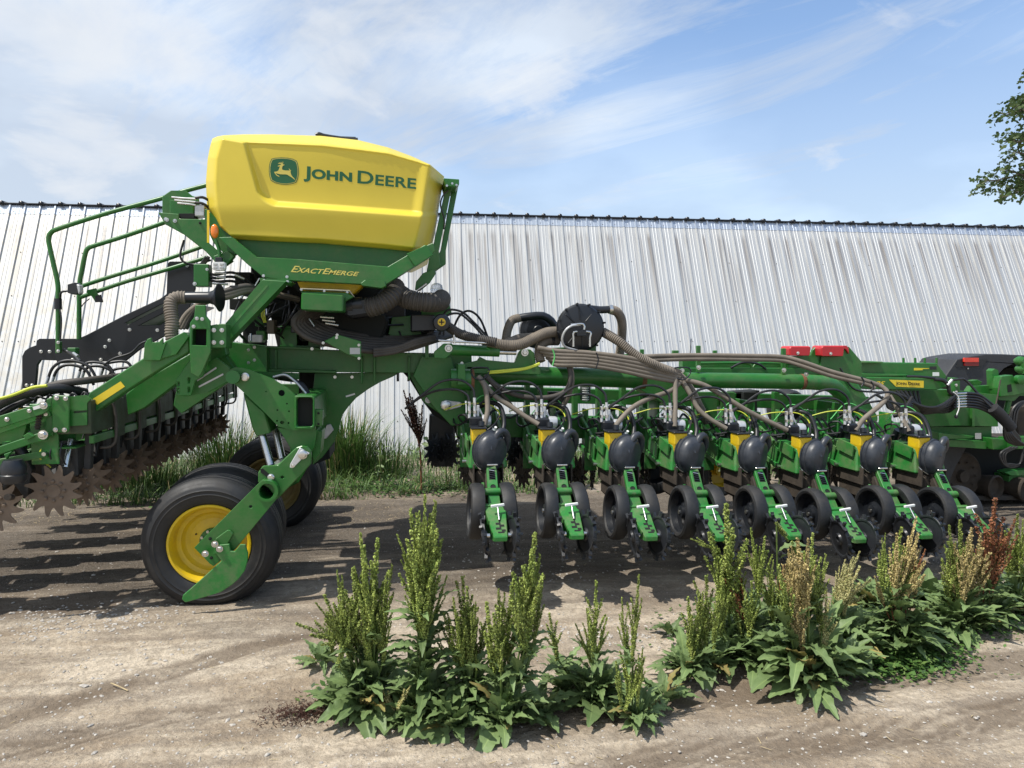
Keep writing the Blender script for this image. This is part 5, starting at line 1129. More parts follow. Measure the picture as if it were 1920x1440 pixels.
    for x0_, x1_, t0, t1 in ((.004, .014, .38, .80), (-.018, .004, .60, .66), (.014, .036, .66, .72), (-.022, .004, .74, .80), (.014, .040, .80, .86), (-.012, .030, .86, .90)):
        k = len(V); V += [tp(x0_, t0), tp(x1_, t0), tp(x1_, t1), tp(x0_, t1)]; F.append((k, k+1, k+2, k+3))
    A('bracket_slots', (V, F), DARK, fixn=False)
    bar('t_handle', tp(-.040, .30, .055), tp(.052, .26, .055), .018, .016, WHITEP, u); tube('handle_stem', [tp(.006, .28, .05), tp(.008, .55, .01)], .006, STEEL, u, 8)
    for s in (-1, 1): cyl('tail_bolt', (x+s*.078, 4.74, .60), (x+s*.094, 4.74, .60), .015, STEEL, u, 8); cyl('tail_bolt', (x+s*.06, 4.52, .49), (x+s*.08, 4.52, .49), .013, STEEL, u, 8)
    spiked_wheel((x-.088, 4.56, .47), (.985, -.10, .16), .150, u); spiked_wheel((x+.088, 4.56, .47), (.985, .17, -.13), .150, u)
    return u
ru = row_unit()
def rotated(o): return abs(o.rotation_euler.z) > .1
for i in range(1, 8):
    c = ru.copy(); COL.objects.link(c); c.location = ru.location+Vector((.508*i, 0, SL*.508*i+rnd.uniform(-.014, .014))); c.rotation_euler = (R(rnd.uniform(-1.3, 1.3)), R(rnd.uniform(-.6, .6)), R(rnd.uniform(-.5, .5)))
    for ch in ru.children:
        if rotated(c) and ch.name.split('.')[0] in ('hydraulic_hose', 'wire', 'cable', 'hose_fitting', 'fitting_nut', 'casting', 'vacuum_line', 'coulter_bracket', 'row_cleaner_disc', 'coil', 'rear_plate', 'drive_block', 'drive_motor'): continue
        q = ch.copy(); COL.objects.link(q); q.parent = c
# the lifted centre section carries the same units on its far side, tails pointing left out of the view
for i in range(8):
    c = ru.copy(); COL.objects.link(c); off = ru.location+Vector((PL.location)); c.rotation_euler = (0, 0, R(-90))
    # unit origin sits at its body centre; toolbar face is .62 m behind it
    c.location = Vector((-2.16-(5.86-off.y), 4.92+.508*i, off.z+.12))-PL.location
    for ch in ru.children:
        if rotated(c) and ch.name.split('.')[0] in ('hydraulic_hose', 'wire', 'cable', 'hose_fitting', 'fitting_nut', 'casting', 'vacuum_line', 'coulter_bracket', 'row_cleaner_disc', 'coil', 'rear_plate', 'drive_block', 'drive_motor'): continue
        q = ch.copy(); COL.objects.link(q); q.parent = c
# shadowy lift wheels behind the units and the black coulter post near the shoulder
def small_wheel(px, py, Y, R_, rimm):
    c = W(px, py, Y); ax = (.15, -1, 0)
    h = lathe('lift_wheel', c, ax, [(-.10, R_*.6), (-.12, R_*.85), (-.08, R_*.98), (.0, R_), (.08, R_*.97), (.12, R_*.85), (.10, R_*.62), (.06, R_*.58)], RUBBER, PL, 36, caps=False)
    lathe('rim', c, ax, [(.09, R_*.60), (.02, R_*.52), (.0, R_*.2), (.05, R_*.18), (.05, .02)], rimm, h, 28, caps=False)
small_wheel(1222, 868, 6.5, .30, BLACKM); small_wheel(1345, 880, 7.0, .28, YPAINT); small_wheel(1372, 800, 7.2, .25, BLACKM); small_wheel(1475, 765, 7.6, .22, BLACKM)
P_('coulter_post', [(806, 775), (852, 778), (855, 840), (850, 876), (812, 876), (803, 850)], 7.0, .15, BLACKM, bevel=.02)
for x, yw in ((815, .9), (842, -.9)): v, f = cleaner_geo(W(x, 845, 6.9), .17, yw); make('row_cleaner_disc', v, f, UB, PL)
for k in range(2): v, f = cleaner_geo(W(965+k*22, 850, 6.5), .17, .9-1.8*k); make('row_cleaner_disc', v, f, UB, PL)
P_('coulter_post', rect(955, 800, 1000, 875), 6.6, .12, BLACKM, bevel=.02)
for k, x in enumerate((1090, 1150, 1215, 1330, 1440, 1550, 1660)): v, f = cleaner_geo(W(x, 905-k*2, 5.9), .15, 1.2); make('row_cleaner_disc', v, f, MUD, PL)

# ------------------------------------------------------------------ folded tongue on the right
P_('tongue_beam', [(1478, 676), (1540, 676), (1612, 679), (1757, 681), (1776, 706), (1764, 722), (1700, 708), (1480, 706)], 6.15, .22, bevel=.006)
P_('tongue_beam', [(1565, 708), (1620, 707), (1750, 709), (1776, 712), (1778, 724), (1757, 731), (1625, 730), (1565, 722)], 6.02, .2, bevel=.006)
P_('tongue_step', [(1600, 700), (1700, 702), (1706, 706), (1600, 707)], 6.08, .07)
P_('wing_rest', [(1478, 690), (1480, 668), (1520, 666), (1524, 656), (1530, 650), (1538, 656), (1542, 690)], 6.0, .03); P_('wing_rest', [(1538, 690), (1540, 668), (1576, 668), (1584, 652), (1592, 650), (1616, 678), (1616, 706), (1540, 700)], 5.98, .03)
for x0, y0, x1, y1 in ((1481, 649, 1519, 667), (1541, 648, 1582, 668)):
    P_('red_cap', [(x0+2, y0), (x1, y0), (x1+2, y0+3), (x1, y1), (x0, y1), (x0-1, y0+4)], 5.9, .16, RED, bevel=.012); bolt((x0+x1)/2-4, y1-5, 5.895, PL, .010)
P_('red_cap', [(1580, 648), (1588, 648), (1592, 653), (1592, 664), (1586, 655), (1580, 653)], 5.96, .14, RED)
P_('grip_strip', [(1616, 677), (1656, 678), (1656, 681), (1616, 681)], 6.1, .2, GREEND)
for x in (1694, 1716, 1734, 1756): T_('peg', [(x, 683, 6.2), (x, 671, 6.2)], .011, GREEN)
P_('decal', [(1667, 712), (1732, 714), (1732, 727), (1680, 725)], 6.016, .003, DECALY, bevel=0)
lettering('decal_lettering', 'John Deere', [(1680, 723), (1725, 724.5), (1725, 717), (1680, 715.5)], lambda x, y: W(x, y, 6.013), PRINTB, PL, small=.8, offset=.02)
lettering('model_lettering', '95', [(1641, 722), (1658, 722.5), (1660, 715), (1643, 714.5)], lambda x, y: W(x, y, 6.017), DECALY, PL, offset=.02, shear=.3)
P_('decal', [(1714, 690), (1722, 690), (1742, 690.5), (1742, 691.5), (1730, 692), (1730, 694), (1714, 694.5)], 6.146, .003, DECALY, bevel=0); P_('sticker', rect(1744, 687, 1756, 693), 6.146, .003, BLACKM, bevel=0); P_('sticker', rect(1749, 698, 1761, 705), 6.146, .003, WHITEP, bevel=0)
P_('curved_brace', [(1560, 708), (1590, 702), (1606, 712), (1630, 750), (1650, 785), (1640, 802), (1612, 800), (1590, 765), (1565, 735)], 5.92, .10, GREEND, bevel=.02)
P_('tongue_root', [(1700, 730), (1790, 731), (1870, 740), (1872, 800), (1800, 798), (1745, 800), (1728, 770)], 6.4, .35)
P_('tongue_root', [(1745, 800), (1860, 800), (1860, 842), (1750, 836)], 6.45, .3); P_('root_rib', rect(1823, 765, 1828, 800), 6.37, .04)
P_('rest_bar', [(1760, 812), (1828, 818), (1822, 822), (1762, 824)], 6.25, .1); P_('rest_bar', rect(1760, 811, 1766, 830), 6.2, .12); P_('rest_bar', [(1760, 824), (1850, 828), (1850, 842), (1760, 836)], 6.3, .15)
P_('sticker', rect(1829, 812, 1840, 823), 6.3, .004, STICK, bevel=0)
P_('coupler_block', [(1790, 708), (1800, 709), (1800, 738), (1794, 745), (1790, 740)], 6.3, .1); 
for i, (x, y) in enumerate(((1793, 722), (1793, 735))): bolt(x, y, 6.29, PL, .010)
for k in range(6):
    T_('hydraulic_hose', [(1680+k*8, 733, 5.95+k*.04), (1700+k*5, 748+k*2, 5.92+k*.04), (1730, 762+k*2.4, 5.9+k*.04), (1755, 763+k*2, 5.9+k*.04), (1778, 752+k*4, 5.95+k*.04), (1792, 738+k*5, 6.0)], .013, HYD, seg=8)
    T_('hose_fitting', [(1793, 738+k*5, 6.0), (1812, 737+k*5, 6.02)], .010, STEEL, seg=8)
    T_('hydraulic_hose', [(1812, 737+k*5, 6.02), (1835, 740+k*5, 6.04), (1858, 756+k*4, 6.05), (1880, 776+k*4, 6.05), (1895, 800+k*2, 6.05), (1912, 822+k, 6.1)], .013, HYD, seg=8)
T_('hose_sleeve', [(1862, 765, 5.98), (1878, 780, 5.97), (1896, 803, 5.97)], .052, mat('black_nylon_sleeve', (.018, .018, .02), .8, bump=.3, bscale=200), seg=14)
for k in range(5): T_('hydraulic_hose', [(1884, 792, 5.97+k*.02), (1883+k*3, 812, 5.98), (1888+k*5, 826, 6.0), (1905+k*4, 834, 6.05)], .014, HYD, seg=8)
T_('hydraulic_hose', [(1752, 711, 6.0), (1768, 713, 5.98), (1778, 722, 5.98), (1780, 735, 5.98), (1790, 740, 6.0)], .018, HYD); T_('hydraulic_hose', [(1780, 714, 6.1), (1800, 711, 6.1), (1812, 714, 6.1), (1840, 745, 6.05), (1860, 765, 6.0)], .012, HYD)
T_('hose_fitting', [(1776, 722, 5.97), (1785, 712, 5.97)], .014, PALE); T_('seed_hose', [(1700, 706, 6.0), (1720, 706, 5.98), (1752, 709, 5.98)], .012, HYD)
T_('cable', [(1788, 735, 5.95), (1797, 745, 5.95), (1798, 765, 5.95), (1793, 780, 5.95)], .005, WHITEP); bolt(1793, 781, 5.95, PL, .014, BLACKM)
for k in range(5): T_('hydraulic_hose', [(1642+k*6, 740+k*2, 5.8), (1665, 752+k*3, 5.8), (1690, 758+k*3, 5.85), (1710, 764-k*5, 5.9)], .011, HYD, seg=7)
T_('hydraulic_hose', [(1575, 690, 5.9), (1600, 728, 5.9), (1640, 735, 5.9), (1672, 735, 5.9), (1700, 745, 5.9)], .009, HYD)

# ================================================================== THE TRACTOR
TR = thing('tracked_tractor', (W(1860, 935, 6.8).x, 6.9, 0), 'tracked tractor at the right edge with dark grey rear fender and red lamp', 'tractor')
Q_ = lambda name, pts, Y, t=.03, m=None, **k: plate(name, pts, Y, t, m or GREEN, TR, **k)
fe = Q_('fender', [(1768, 712), (1794, 674), (1810, 670), (1828, 667), (1848, 664), (1880, 664), (1960, 668), (2040, 690), (2060, 760), (2030, 760), (1990, 705), (1930, 684), (1900, 682), (1884, 690), (1870, 705), (1862, 742), (1800, 742), (1784, 726)], 7.1, .55, FENDER, bevel=.02)
plate('fender_recess', [(1792, 688), (1797, 676), (1852, 673), (1842, 687)], 7.094, .006, BLACKM, fe, bevel=0)
la = plate('red_lamp', rect(1808, 671, 1836, 679), 7.07, .025, REDL, fe); plate('red_lamp', rect(1809, 679, 1836, 686), 7.075, .02, mat('dark_red_lens', (.22, .01, .012), .3), fe)
Q_('fender_wall', [(1862, 742), (1870, 705), (1886, 690), (1930, 686), (1985, 706), (2020, 760), (1990, 780), (1870, 780)], 7.45, .1, DARK); bolt(1815, 691, 7.09, TR, .006)
Q_('fender_inner', [(1800, 742), (1868, 742), (1868, 800), (1810, 800)], 7.3, .2, FENDER)
# rear hitch
Q_('hitch_frame', [(1816, 736), (1824, 724), (1870, 722), (1872, 744), (1868, 752), (1830, 746)], 6.55, .08); Q_('hitch_frame', [(1822, 714), (1834, 712), (1842, 716), (1838, 722), (1826, 722)], 6.6, .08)
Q_('hitch_frame', [(1860, 695), (1865, 691), (1872, 694), (1875, 730), (1862, 730)], 6.5, .08); Q_('hitch_frame', [(1870, 722), (1962, 720), (1962, 744), (1912, 742), (1902, 752), (1872, 750)], 6.45, .1)
Q_('quick_coupler', [(1877, 706), (1900, 703), (1904, 712), (1940, 716), (1940, 735), (1900, 742), (1876, 744), (1874, 728)], 6.4, .1, bevel=.01); Q_('coupler_jaw', [(1889, 722), (1896, 720), (1898, 734), (1890, 736)], 6.395, .01, DARK, bevel=0)
lathe('lift_hook', W(1916, 712, 6.35), (0, -1, 0), [(-.06, .045), (.0, .05), (.01, .03)], GREEN, TR, 16); lathe('ball_joint', W(1917, 677, 6.4), (0, -1, 0), [(-.08, .03), (-.04, .05), (0, .045), (.02, .02)], GREEN, TR, 14); lathe('ball_joint', W(1919, 692, 6.4), (0, -1, 0), [(-.08, .03), (-.04, .05), (0, .045), (.02, .02)], GREEN, TR, 14)
tube('lift_link', [W(1918, 680, 6.4), W(1921, 700, 6.4)], .03, GREEN, TR, 12); tube('pull_rod', [W(1876, 712, 6.35), W(1870, 745, 6.3), W(1866, 763, 6.25)], .007, MUD, TR, 8)
tube('hitch_arm', [W(1892, 748, 6.5), W(1886, 775, 6.5)], .03, GREEN, TR, 12)
Q_('drawbar', [(1860, 822), (1900, 824), (1905, 820), (1960, 818), (1960, 842), (1905, 842), (1862, 843)], 6.25, .12); Q_('drawbar', rect(1896, 822, 1908, 842), 6.2, .16)
Q_('lower_hitch', [(1884, 886), (1900, 882), (1960, 880), (1960, 892), (1896, 892)], 6.6, .12, GREEND); Q_('lower_hitch', [(1892, 892), (1960, 892), (1960, 918), (1892, 916)], 6.65, .2, GREEND)
for k in range(3):
    tube('hose_loop', [W(1895+k*6, 838, 6.2), W(1876+k*5, 850, 6.2), W(1880+k*3, 868, 6.2), W(1895, 876-k*3, 6.2), W(1912, 870, 6.2), W(1918, 850, 6.2), W(1922, 838, 6.2)], .011, HYD, TR, 7)
    tube('hose_loop', [W(1895+k*4, 800, 6.3), W(1898+k*5, 770, 6.3), W(1912+k*4, 755, 6.3), W(1930, 752, 6.3)], .012, HYD, TR, 7)
Q_('toolbox_mesh', [(1905, 765), (1960, 755), (1960, 820), (1910, 818)], 6.6, .1, MUD)
# track: belt outline with big wheel and rollers
belt_o = [(1740, 888), (1756, 850), (1782, 826), (1850, 822), (2100, 826), (2150, 880), (2130, 925), (2090, 938), (1790, 938), (1762, 926)]
belt_i = [(1748, 888), (1762, 856), (1786, 834), (1850, 830), (2096, 834), (2140, 880), (2122, 920), (2086, 930), (1794, 930), (1768, 920)]
Q_('track_belt', belt_o, 6.6, .5, TRACKM, holes=[belt_i], bevel=.004); Q_('track_guard', [(1768, 838), (1815, 834), (1806, 850), (1790, 880), (1775, 915), (1762, 905)], 6.58, .03, FENDER)
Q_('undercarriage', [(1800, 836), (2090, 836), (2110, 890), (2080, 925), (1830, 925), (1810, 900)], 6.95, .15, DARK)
lathe('track_wheel', W(1806, 893, 6.62), (.1, -1, 0), [(-.3, .25), (-.02, .255), (0, .235), (-.02, .20), (-.02, .07), (.02, .06), (.02, .02)], MUD, TR, 32)
for k in range(10): a = k*.628; bolt(0, 0, 0, TR, .010, MUD, 'wheel_bolt', pos=W(1806, 893, 6.62)+Vector((math.cos(a)*.15, -.0, math.sin(a)*.15)))
for x in (1868, 1925, 1985, 2045): lathe('track_roller', W(x, 914 if x < 1900 else 918, 6.55), (.25, -1, 0), [(-.2, .10), (-.05, .125), (0, .13), (.01, .115), (-.04, .095), (-.06, .05)], MUD, TR, 24)
v, f = geo_box(W(2300, 800, 7.2).x, W(2600, 800, 7.2).x, 7.3, 8.5, .9, 1.7); make('body', v, f, GREEN, TR, bevel=.05)
v, f = geo_box(W(2400, 800, 7.2).x, W(2600, 800, 7.2).x, 7.2, 8.4, 1.7, 3.2); make('cab', v, f, BLACKM, TR, bevel=.05)
# ================================================================== DOCK PLANTS AND OTHER WEEDS
LEAF = leaf_mat('dock_leaf', (.120, .190, .062), (.190, .270, .100), .22, .5)
LRIB = leaf_mat('leaf_midrib', (.16, .24, .08), (.22, .30, .10), .15, .5)
STEM = mat('dock_stem', (.10, .15, .035), .55, var=.3, scale=30)
STEMR = mat('reddish_dock_stem', (.16, .06, .03), .6, var=.3, scale=30)
SEEDM = {}
def seed_mat(name, a, b): SEEDM[name] = leaf_mat('seed_'+name, a, b, .2, .6)
seed_mat('green', (.17, .24, .035), (.36, .42, .09)); seed_mat('pale', (.46, .44, .14), (.66, .58, .26)); seed_mat('tan', (.38, .31, .11), (.58, .44, .19)); seed_mat('red', (.17, .055, .022), (.36, .14, .055)); seed_mat('brown', (.035, .012, .008), (.075, .028, .016))
for c_, (a_, b_) in list(dict(green=((.17, .24, .035), (.36, .42, .09)), pale=((.46, .44, .14), (.66, .58, .26)), tan=((.38, .31, .11), (.58, .44, .19)), red=((.17, .055, .022), (.36, .14, .055)), brown=((.035, .012, .008), (.075, .028, .016))).items()):
    seed_mat(c_+'_dark', tuple(v*.42 for v in a_), tuple(v*.5 for v in b_)); seed_mat(c_+'_light', tuple(v*1.25 for v in a_), tuple(min(.8, v*1.5) for v in b_))
rd = random.Random(77)
def leaf_mesh(seed):
    """dock leaf along +X, unit length, wavy crimped margin, pale midrib"""
    r = random.Random(seed); nL = 16; cols = [-1, -.72, -.4, -.075, .075, .4, .72, 1]; V, F, MI = [], [], []
    fr = r.uniform(6, 9); ph = r.random()*6; droop = r.uniform(.35, 1.0); fold = r.uniform(.15, .45); w0 = r.uniform(.125, .175)
    for i in range(nL+1):
        t = i/nL; w_ = w0*(math.sin(math.pi*min(1, max(0, (t-.02)*1.0))**.72))*(1-.12*t)+.008; w_ = max(w_, .008 if t < 1 else .001)
        if t < .12: w_ = .012+w_*.25*(t/.12)
        z = .30*t-droop*t*t*.75; x = t*(1-.18*droop*t)
        for c in cols:
            rag = 1+(.10*math.sin(fr*2.3*t*3+ph+c*2)+r.uniform(-.12, .06))*abs(c)**3
            wave = .042*math.sin(fr*t*4.6+ph+(0 if c > 0 else 1.9))*abs(c)**2*math.sin(math.pi*t)
            V.append((x, c*w_*rag+.03*math.sin(t*3+ph), z+abs(c)*w_*fold+wave))
    n = len(cols)
    for i in range(nL):
        for j in range(n-1): F.append((i*n+j, i*n+j+1, (i+1)*n+j+1, (i+1)*n+j)); MI.append(1 if j == 3 else 0)
    me = bpy.data.meshes.new('leaf'); me.from_pydata(V, [], F); me.materials.append(LEAF); me.materials.append(LRIB); me.polygons.foreach_set('material_index', MI); me.polygons.foreach_set('use_smooth', [True]*len(F)); return me
LEAVES = [leaf_mesh(i) for i in range(9)]
YLEAF = leaf_mat('yellowing_leaf', (.22, .22, .06), (.33, .24, .08), .2, .6)
for i in (0, 4):
    m_ = LEAVES[i].copy(); m_.materials[0] = YLEAF; LEAVES.append(m_)
HEADS = {}
def head_mesh(col, kind):
    """upright seed raceme along +Z: short side branches set with whorls of winged seeds; unit length"""
    key = (col, kind)
    if key in HEADS: return HEADS[key]
    r = random.Random(sum(map(ord, kind))+len(col)*13); V, F, MI = [], [], []; L = 1.0
    def add(vf, mi): k = len(V); V.extend(vf[0]); F.extend([tuple(i+k for i in q) for q in vf[1]]); MI.extend([mi]*len(vf[1]))
    axes = [([Vector((0, 0, 0)), Vector((.01, 0, .5)), Vector((0, 0, 1))], 1.0)]
    nb = 7 if kind[0] == 'w' else 4
    for k in range(nb):
        a = k*2.4+r.random(); z0 = .0+.5*k/nb; ln = r.uniform(.38, .6)*(1-z0*.5); d = Vector((math.cos(a), math.sin(a), 0))
        axes.append(([Vector((0, 0, z0)), d*.06*ln*2+Vector((0, 0, z0+ln*.35)), d*(.17 if kind[0] == 'w' else .09)*r.uniform(.6, 1.2)+Vector((0, 0, z0+ln))], .8))
    s = .030
    for ax, sc in axes:
        add(geo_tube(ax, .006*sc, 4, step=.2), 1)
        P = spline(ax, .026); n = len(P)
        for i, p in enumerate(P):
            rad = .042*sc*(1-.6*(i/n)**2)
            for _ in range(int(9*sc)):
                a = r.random()*6.28; q = p+Vector((math.cos(a), math.sin(a), 0))*rad*r.uniform(.3, 1.1)+Vector((0, 0, r.uniform(-.014, .008)))
                u = Vector((r.gauss(0, 1), r.gauss(0, 1), r.gauss(0, 1))).normalized(); v_ = u.cross(Vector((r.gauss(0, 1), r.gauss(0, 1), r.gauss(0, 1)))).normalized(); w_ = u.cross(v_); e = s*r.uniform(.45, .8)
                add(([q+u*e, q+v_*e*.8, q-u*e*.7+w_*e*.4, q-v_*e*.6-w_*e*.5], [(0, 1, 2), (0, 2, 3), (0, 3, 1), (1, 3, 2)]), r.choice((0, 0, 2, 3)))
    me = bpy.data.meshes.new('seed_head'); me.from_pydata(V, [], F); me.materials.append(SEEDM[col]); me.materials.append(STEM); me.materials.append(SEEDM[col+'_dark']); me.materials.append(SEEDM[col+'_light']); me.polygons.foreach_set('material_index', MI); HEADS[key] = me; return me
def dock(bx, by, label, heads, nleaf, llen, seedv=1, stemleaf=4, spread=1.0, red=False):
    """bx, by: where it stands on the ground; heads: (x0, y0, x1, y1, colour) pixel ends of each seed head"""
    g = G(bx, by); g.z = gh(g.x, g.y); t = thing('dock_plant', g, label, 'weed', 'dock plants growing in the yard in front of the planter'); r = random.Random(seedv*31+7)
    stems = []
    extra = [(x0+r.uniform(-14, 14), y0+r.uniform(0, 22), x1+r.uniform(-38, 38), y1+r.uniform(12, 70), col) for x0, y0, x1, y1, col in heads if y0-y1 > 50]
    heads = heads+[q for q in extra if q[1]-q[3] > 34]
    for i, (x0, y0, x1, y1, col) in enumerate(heads):
        if y0-y1 > 50: y0 += 22
        Y = g.y+r.uniform(-.07, .07); a, b = W(x0, y0, Y), W(x1, y1, Y+r.uniform(-.03, .03)); L = (b-a).length
        if a.z < .04: a.z = .04
        o = link('seed_head', head_mesh(col, ('w' if L > .2 else 'n')+str(r.randint(0, 2))), a, t)
        q = (b-a).to_track_quat('Z', 'Y'); o.rotation_mode = 'QUATERNION'; o.rotation_quaternion = q; k = L; wk = min(1.6, max(.8, .21/L))*r.uniform(.65, 1.25) ; o.scale = (k*wk, k*wk, k)
        st = g+Vector((r.uniform(-.03, .03), r.uniform(-.03, .03), -.01))
        tube('stem', [st, st.lerp(a, .5)+Vector((r.uniform(-.015, .015), 0, .01)), a+(b-a)*.03], .0045, STEMR if red or col == 'red' else STEM, t, 6)
        if a.z-g.z > .12: stems.append((st, a))
    for k in range(int(nleaf*2.3)):
        az = 2*math.pi*(k*.382+r.random()*.12); L = llen*r.uniform(.35, .85)*spread; o = link('leaf', LEAVES[r.randint(0, 8) if r.random() > .045 else r.randint(9, 10)], g+Vector((math.cos(az)*.015, math.sin(az)*.015, .005+.03*r.random())), t)
        o.rotation_euler = (r.uniform(-.35, .35), -r.uniform(.05, 1.25), az); o.scale = (L, L*r.uniform(.95, 1.45), L*r.uniform(.8, 1.3))
    for st, a in stems[:12]:
        for k in range(stemleaf+2):
            f_ = r.uniform(.15, 1.0); p = st.lerp(a, f_); az = r.random()*6.28; L = llen*r.uniform(.40, .85)*(1-.3*f_); o = link('leaf', LEAVES[r.randint(0, 8)], p, t)
            o.rotation_euler = (r.uniform(-.3, .3), -r.uniform(.2, 1.1), az); o.scale = (L, L*.85, L)
    return t
G_, PA, TA, RE = 'green', 'pale', 'tan', 'red'
dock(690, 1335, 'bushy dock weed with many green seed spikes, leftmost of the big weeds', [(655, 1205, 608, 1115, G_), (650, 1200, 632, 1070, G_), (672, 1185, 662, 1065, G_), (690, 1180, 676, 1000, G_), (700, 1170, 708, 1010, G_), (712, 1190, 735, 1060, G_), (665, 1200, 592, 1130, G_), (640, 1210, 645, 1110, G_), (700, 1190, 700, 1075, G_), (720, 1215, 722, 1100, G_), (690, 1215, 685, 1110, G_)], 26, .36, 1, 3)
dock(795, 1345, 'tallest dock weed, its thin green spike reaching up between the wheel and the row units', [(790, 1110, 770, 955, G_), (795, 1115, 797, 930, G_), (800, 1110, 816, 940, G_), (790, 1150, 765, 1020, G_), (802, 1150, 826, 1020, G_), (795, 1080, 786, 960, G_), (800, 1100, 806, 965, G_), (792, 1170, 777, 1075, G_), (800, 1180, 838, 1080, G_)], 22, .40, 2, 3)
dock(880, 1340, 'dock weed with a dense green spike standing right of the tallest one', [(872, 1220, 868, 1082, G_), (866, 1225, 850, 1120, G_), (882, 1225, 892, 1130, G_), (880, 1230, 876, 1100, G_), (860, 1235, 832, 1150, G_), (890, 1235, 915, 1150, G_), (875, 1240, 872, 1140, G_)], 20, .34, 3, 3)
dock(765, 1360, 'low young dock weed with short pale yellow spikes, front of the left clump', [(745, 1330, 770, 1285, PA), (760, 1340, 795, 1312, PA), (765, 1350, 815, 1330, PA), (740, 1330, 715, 1290, PA)], 14, .26, 4, 1)
dock(945, 1365, 'dock weed with two slim green spikes right of the dense spike', [(938, 1225, 935, 1105, G_), (945, 1210, 962, 1090, G_), (985, 1195, 1003, 1000, G_), (990, 1180, 1012, 1040, G_), (978, 1190, 984, 1060, G_), (940, 1235, 925, 1150, G_)], 22, .33, 5, 3)
dock(1115, 1320, 'leafy dock weed with a single green spike left of the middle gap', [(1112, 1205, 1118, 1090, G_), (1108, 1210, 1100, 1140, G_), (1045, 1215, 1030, 1150, G_)], 26, .36, 6, 4)
dock(1192, 1355, 'narrow dock weed with thin spikes at the front of the middle clump', [(1186, 1215, 1198, 1078, G_), (1180, 1300, 1176, 1190, G_), (1195, 1300, 1205, 1215, G_), (1165, 1300, 1155, 1240, G_)], 18, .26, 7, 3)
dock(1290, 1275, 'small dock weed with green spikes left of the large right clump', [(1300, 1210, 1290, 1120, G_), (1310, 1200, 1318, 1110, G_), (1322, 1190, 1325, 1080, G_), (1338, 1200, 1345, 1120, G_)], 20, .30, 8, 3)
dock(1380, 1245, 'tall thin dock weed rising in front of the fourth row unit', [(1365, 1120, 1362, 945, G_), (1355, 1150, 1352, 1050, G_), (1390, 1140, 1384, 1040, G_), (1400, 1170, 1385, 1060, RE), (1420, 1080, 1408, 990, G_), (1405, 1170, 1410, 1090, G_), (1340, 1030, 1295, 1010, G_)], 22, .38, 9, 3)
dock(1512, 1290, 'large spreading dock rosette with broad leaves and pale tan seed heads', [(1505, 1130, 1495, 1010, TA), (1490, 1120, 1478, 1030, TA), (1520, 1120, 1524, 1000, G_), (1530, 1140, 1548, 1040, G_), (1500, 1190, 1498, 1090, TA), (1545, 1200, 1550, 1110, PA), (1510, 1100, 1515, 1010, TA), (1480, 1150, 1460, 1060, G_)], 34, .48, 10, 2)
dock(1470, 1235, 'dock weed with a rust red seed head behind the large rosette', [(1468, 1130, 1490, 1050, RE), (1460, 1140, 1470, 1060, RE), (1480, 1120, 1500, 1030, TA), (1450, 1150, 1442, 1060, G_), (1455, 980, 1478, 1015, G_), (1485, 1015, 1500, 1060, G_)], 22, .36, 11, 3)
dock(1590, 1230, 'dock weed with one leaning cream coloured seed head', [(1565, 1125, 1612, 1035, PA), (1575, 1125, 1600, 1045, PA), (1562, 1120, 1585, 1050, PA), (1570, 1130, 1612, 1062, PA)], 24, .36, 12, 4)
dock(1690, 1225, 'dock weed with olive spikes in front of the seventh row unit', [(1688, 1090, 1718, 970, TA), (1700, 1080, 1720, 1000, TA), (1705, 1090, 1735, 1030, RE), (1660, 1110, 1648, 1040, G_), (1670, 1100, 1690, 990, G_), (1655, 1130, 1640, 1080, TA), (1690, 1110, 1702, 1040, TA)], 34, .40, 13, 5, red=True)
dock(1790, 1190, 'broad dock weed with olive and tan seed heads below the eighth row unit', [(1790, 1090, 1780, 985, G_), (1800, 1090, 1800, 975, G_), (1810, 1095, 1822, 990, TA), (1820, 1100, 1840, 1000, TA), (1795, 1110, 1790, 1020, TA), (1805, 1110, 1806, 1030, TA), (1780, 1110, 1775, 1030, G_), (1830, 1100, 1850, 1040, TA)], 34, .40, 14, 3)
dock(1858, 1170, 'dock weed with a tall orange red seed spike near the right edge', [(1850, 1060, 1866, 935, RE), (1860, 1060, 1880, 990, RE), (1845, 1070, 1852, 1000, RE), (1870, 1060, 1888, 1010, RE), (1855, 1080, 1862, 1020, RE)], 26, .34, 15, 3, red=True)
dock(1915, 1150, 'dock weed with green seed spikes cut by the right edge of the view', [(1905, 1060, 1908, 965, G_), (1915, 1060, 1918, 975, G_), (1895, 1070, 1890, 1000, G_), (1925, 1060, 1935, 970, TA), (1900, 1080, 1898, 1020, G_)], 28, .34, 16, 3)
dock(1640, 1150, 'dark leafy dock without seed heads, behind the cream headed one', [(1655, 1060, 1660, 1000, G_)], 22, .36, 17, 3)
dock(1735, 1140, 'dark leafy dock in the shade below the seventh row unit, behind the olive one', [], 26, .36, 18, 3)
dock(600, 1250, 'low dock plant with leaves trailing left at the edge of the left clump', [(625, 1225, 612, 1150, G_)], 8, .22, 19, 1)
dock(1430, 1190, 'leafy dock filling the gap left of the rust red head', [(1420, 1110, 1412, 1060, G_), (1440, 1110, 1450, 1050, G_)], 22, .34, 20, 2)
dock(1255, 1190, 'small green weed alone on the bare dirt under the fourth row unit', [], 7, .16, 21, 1)
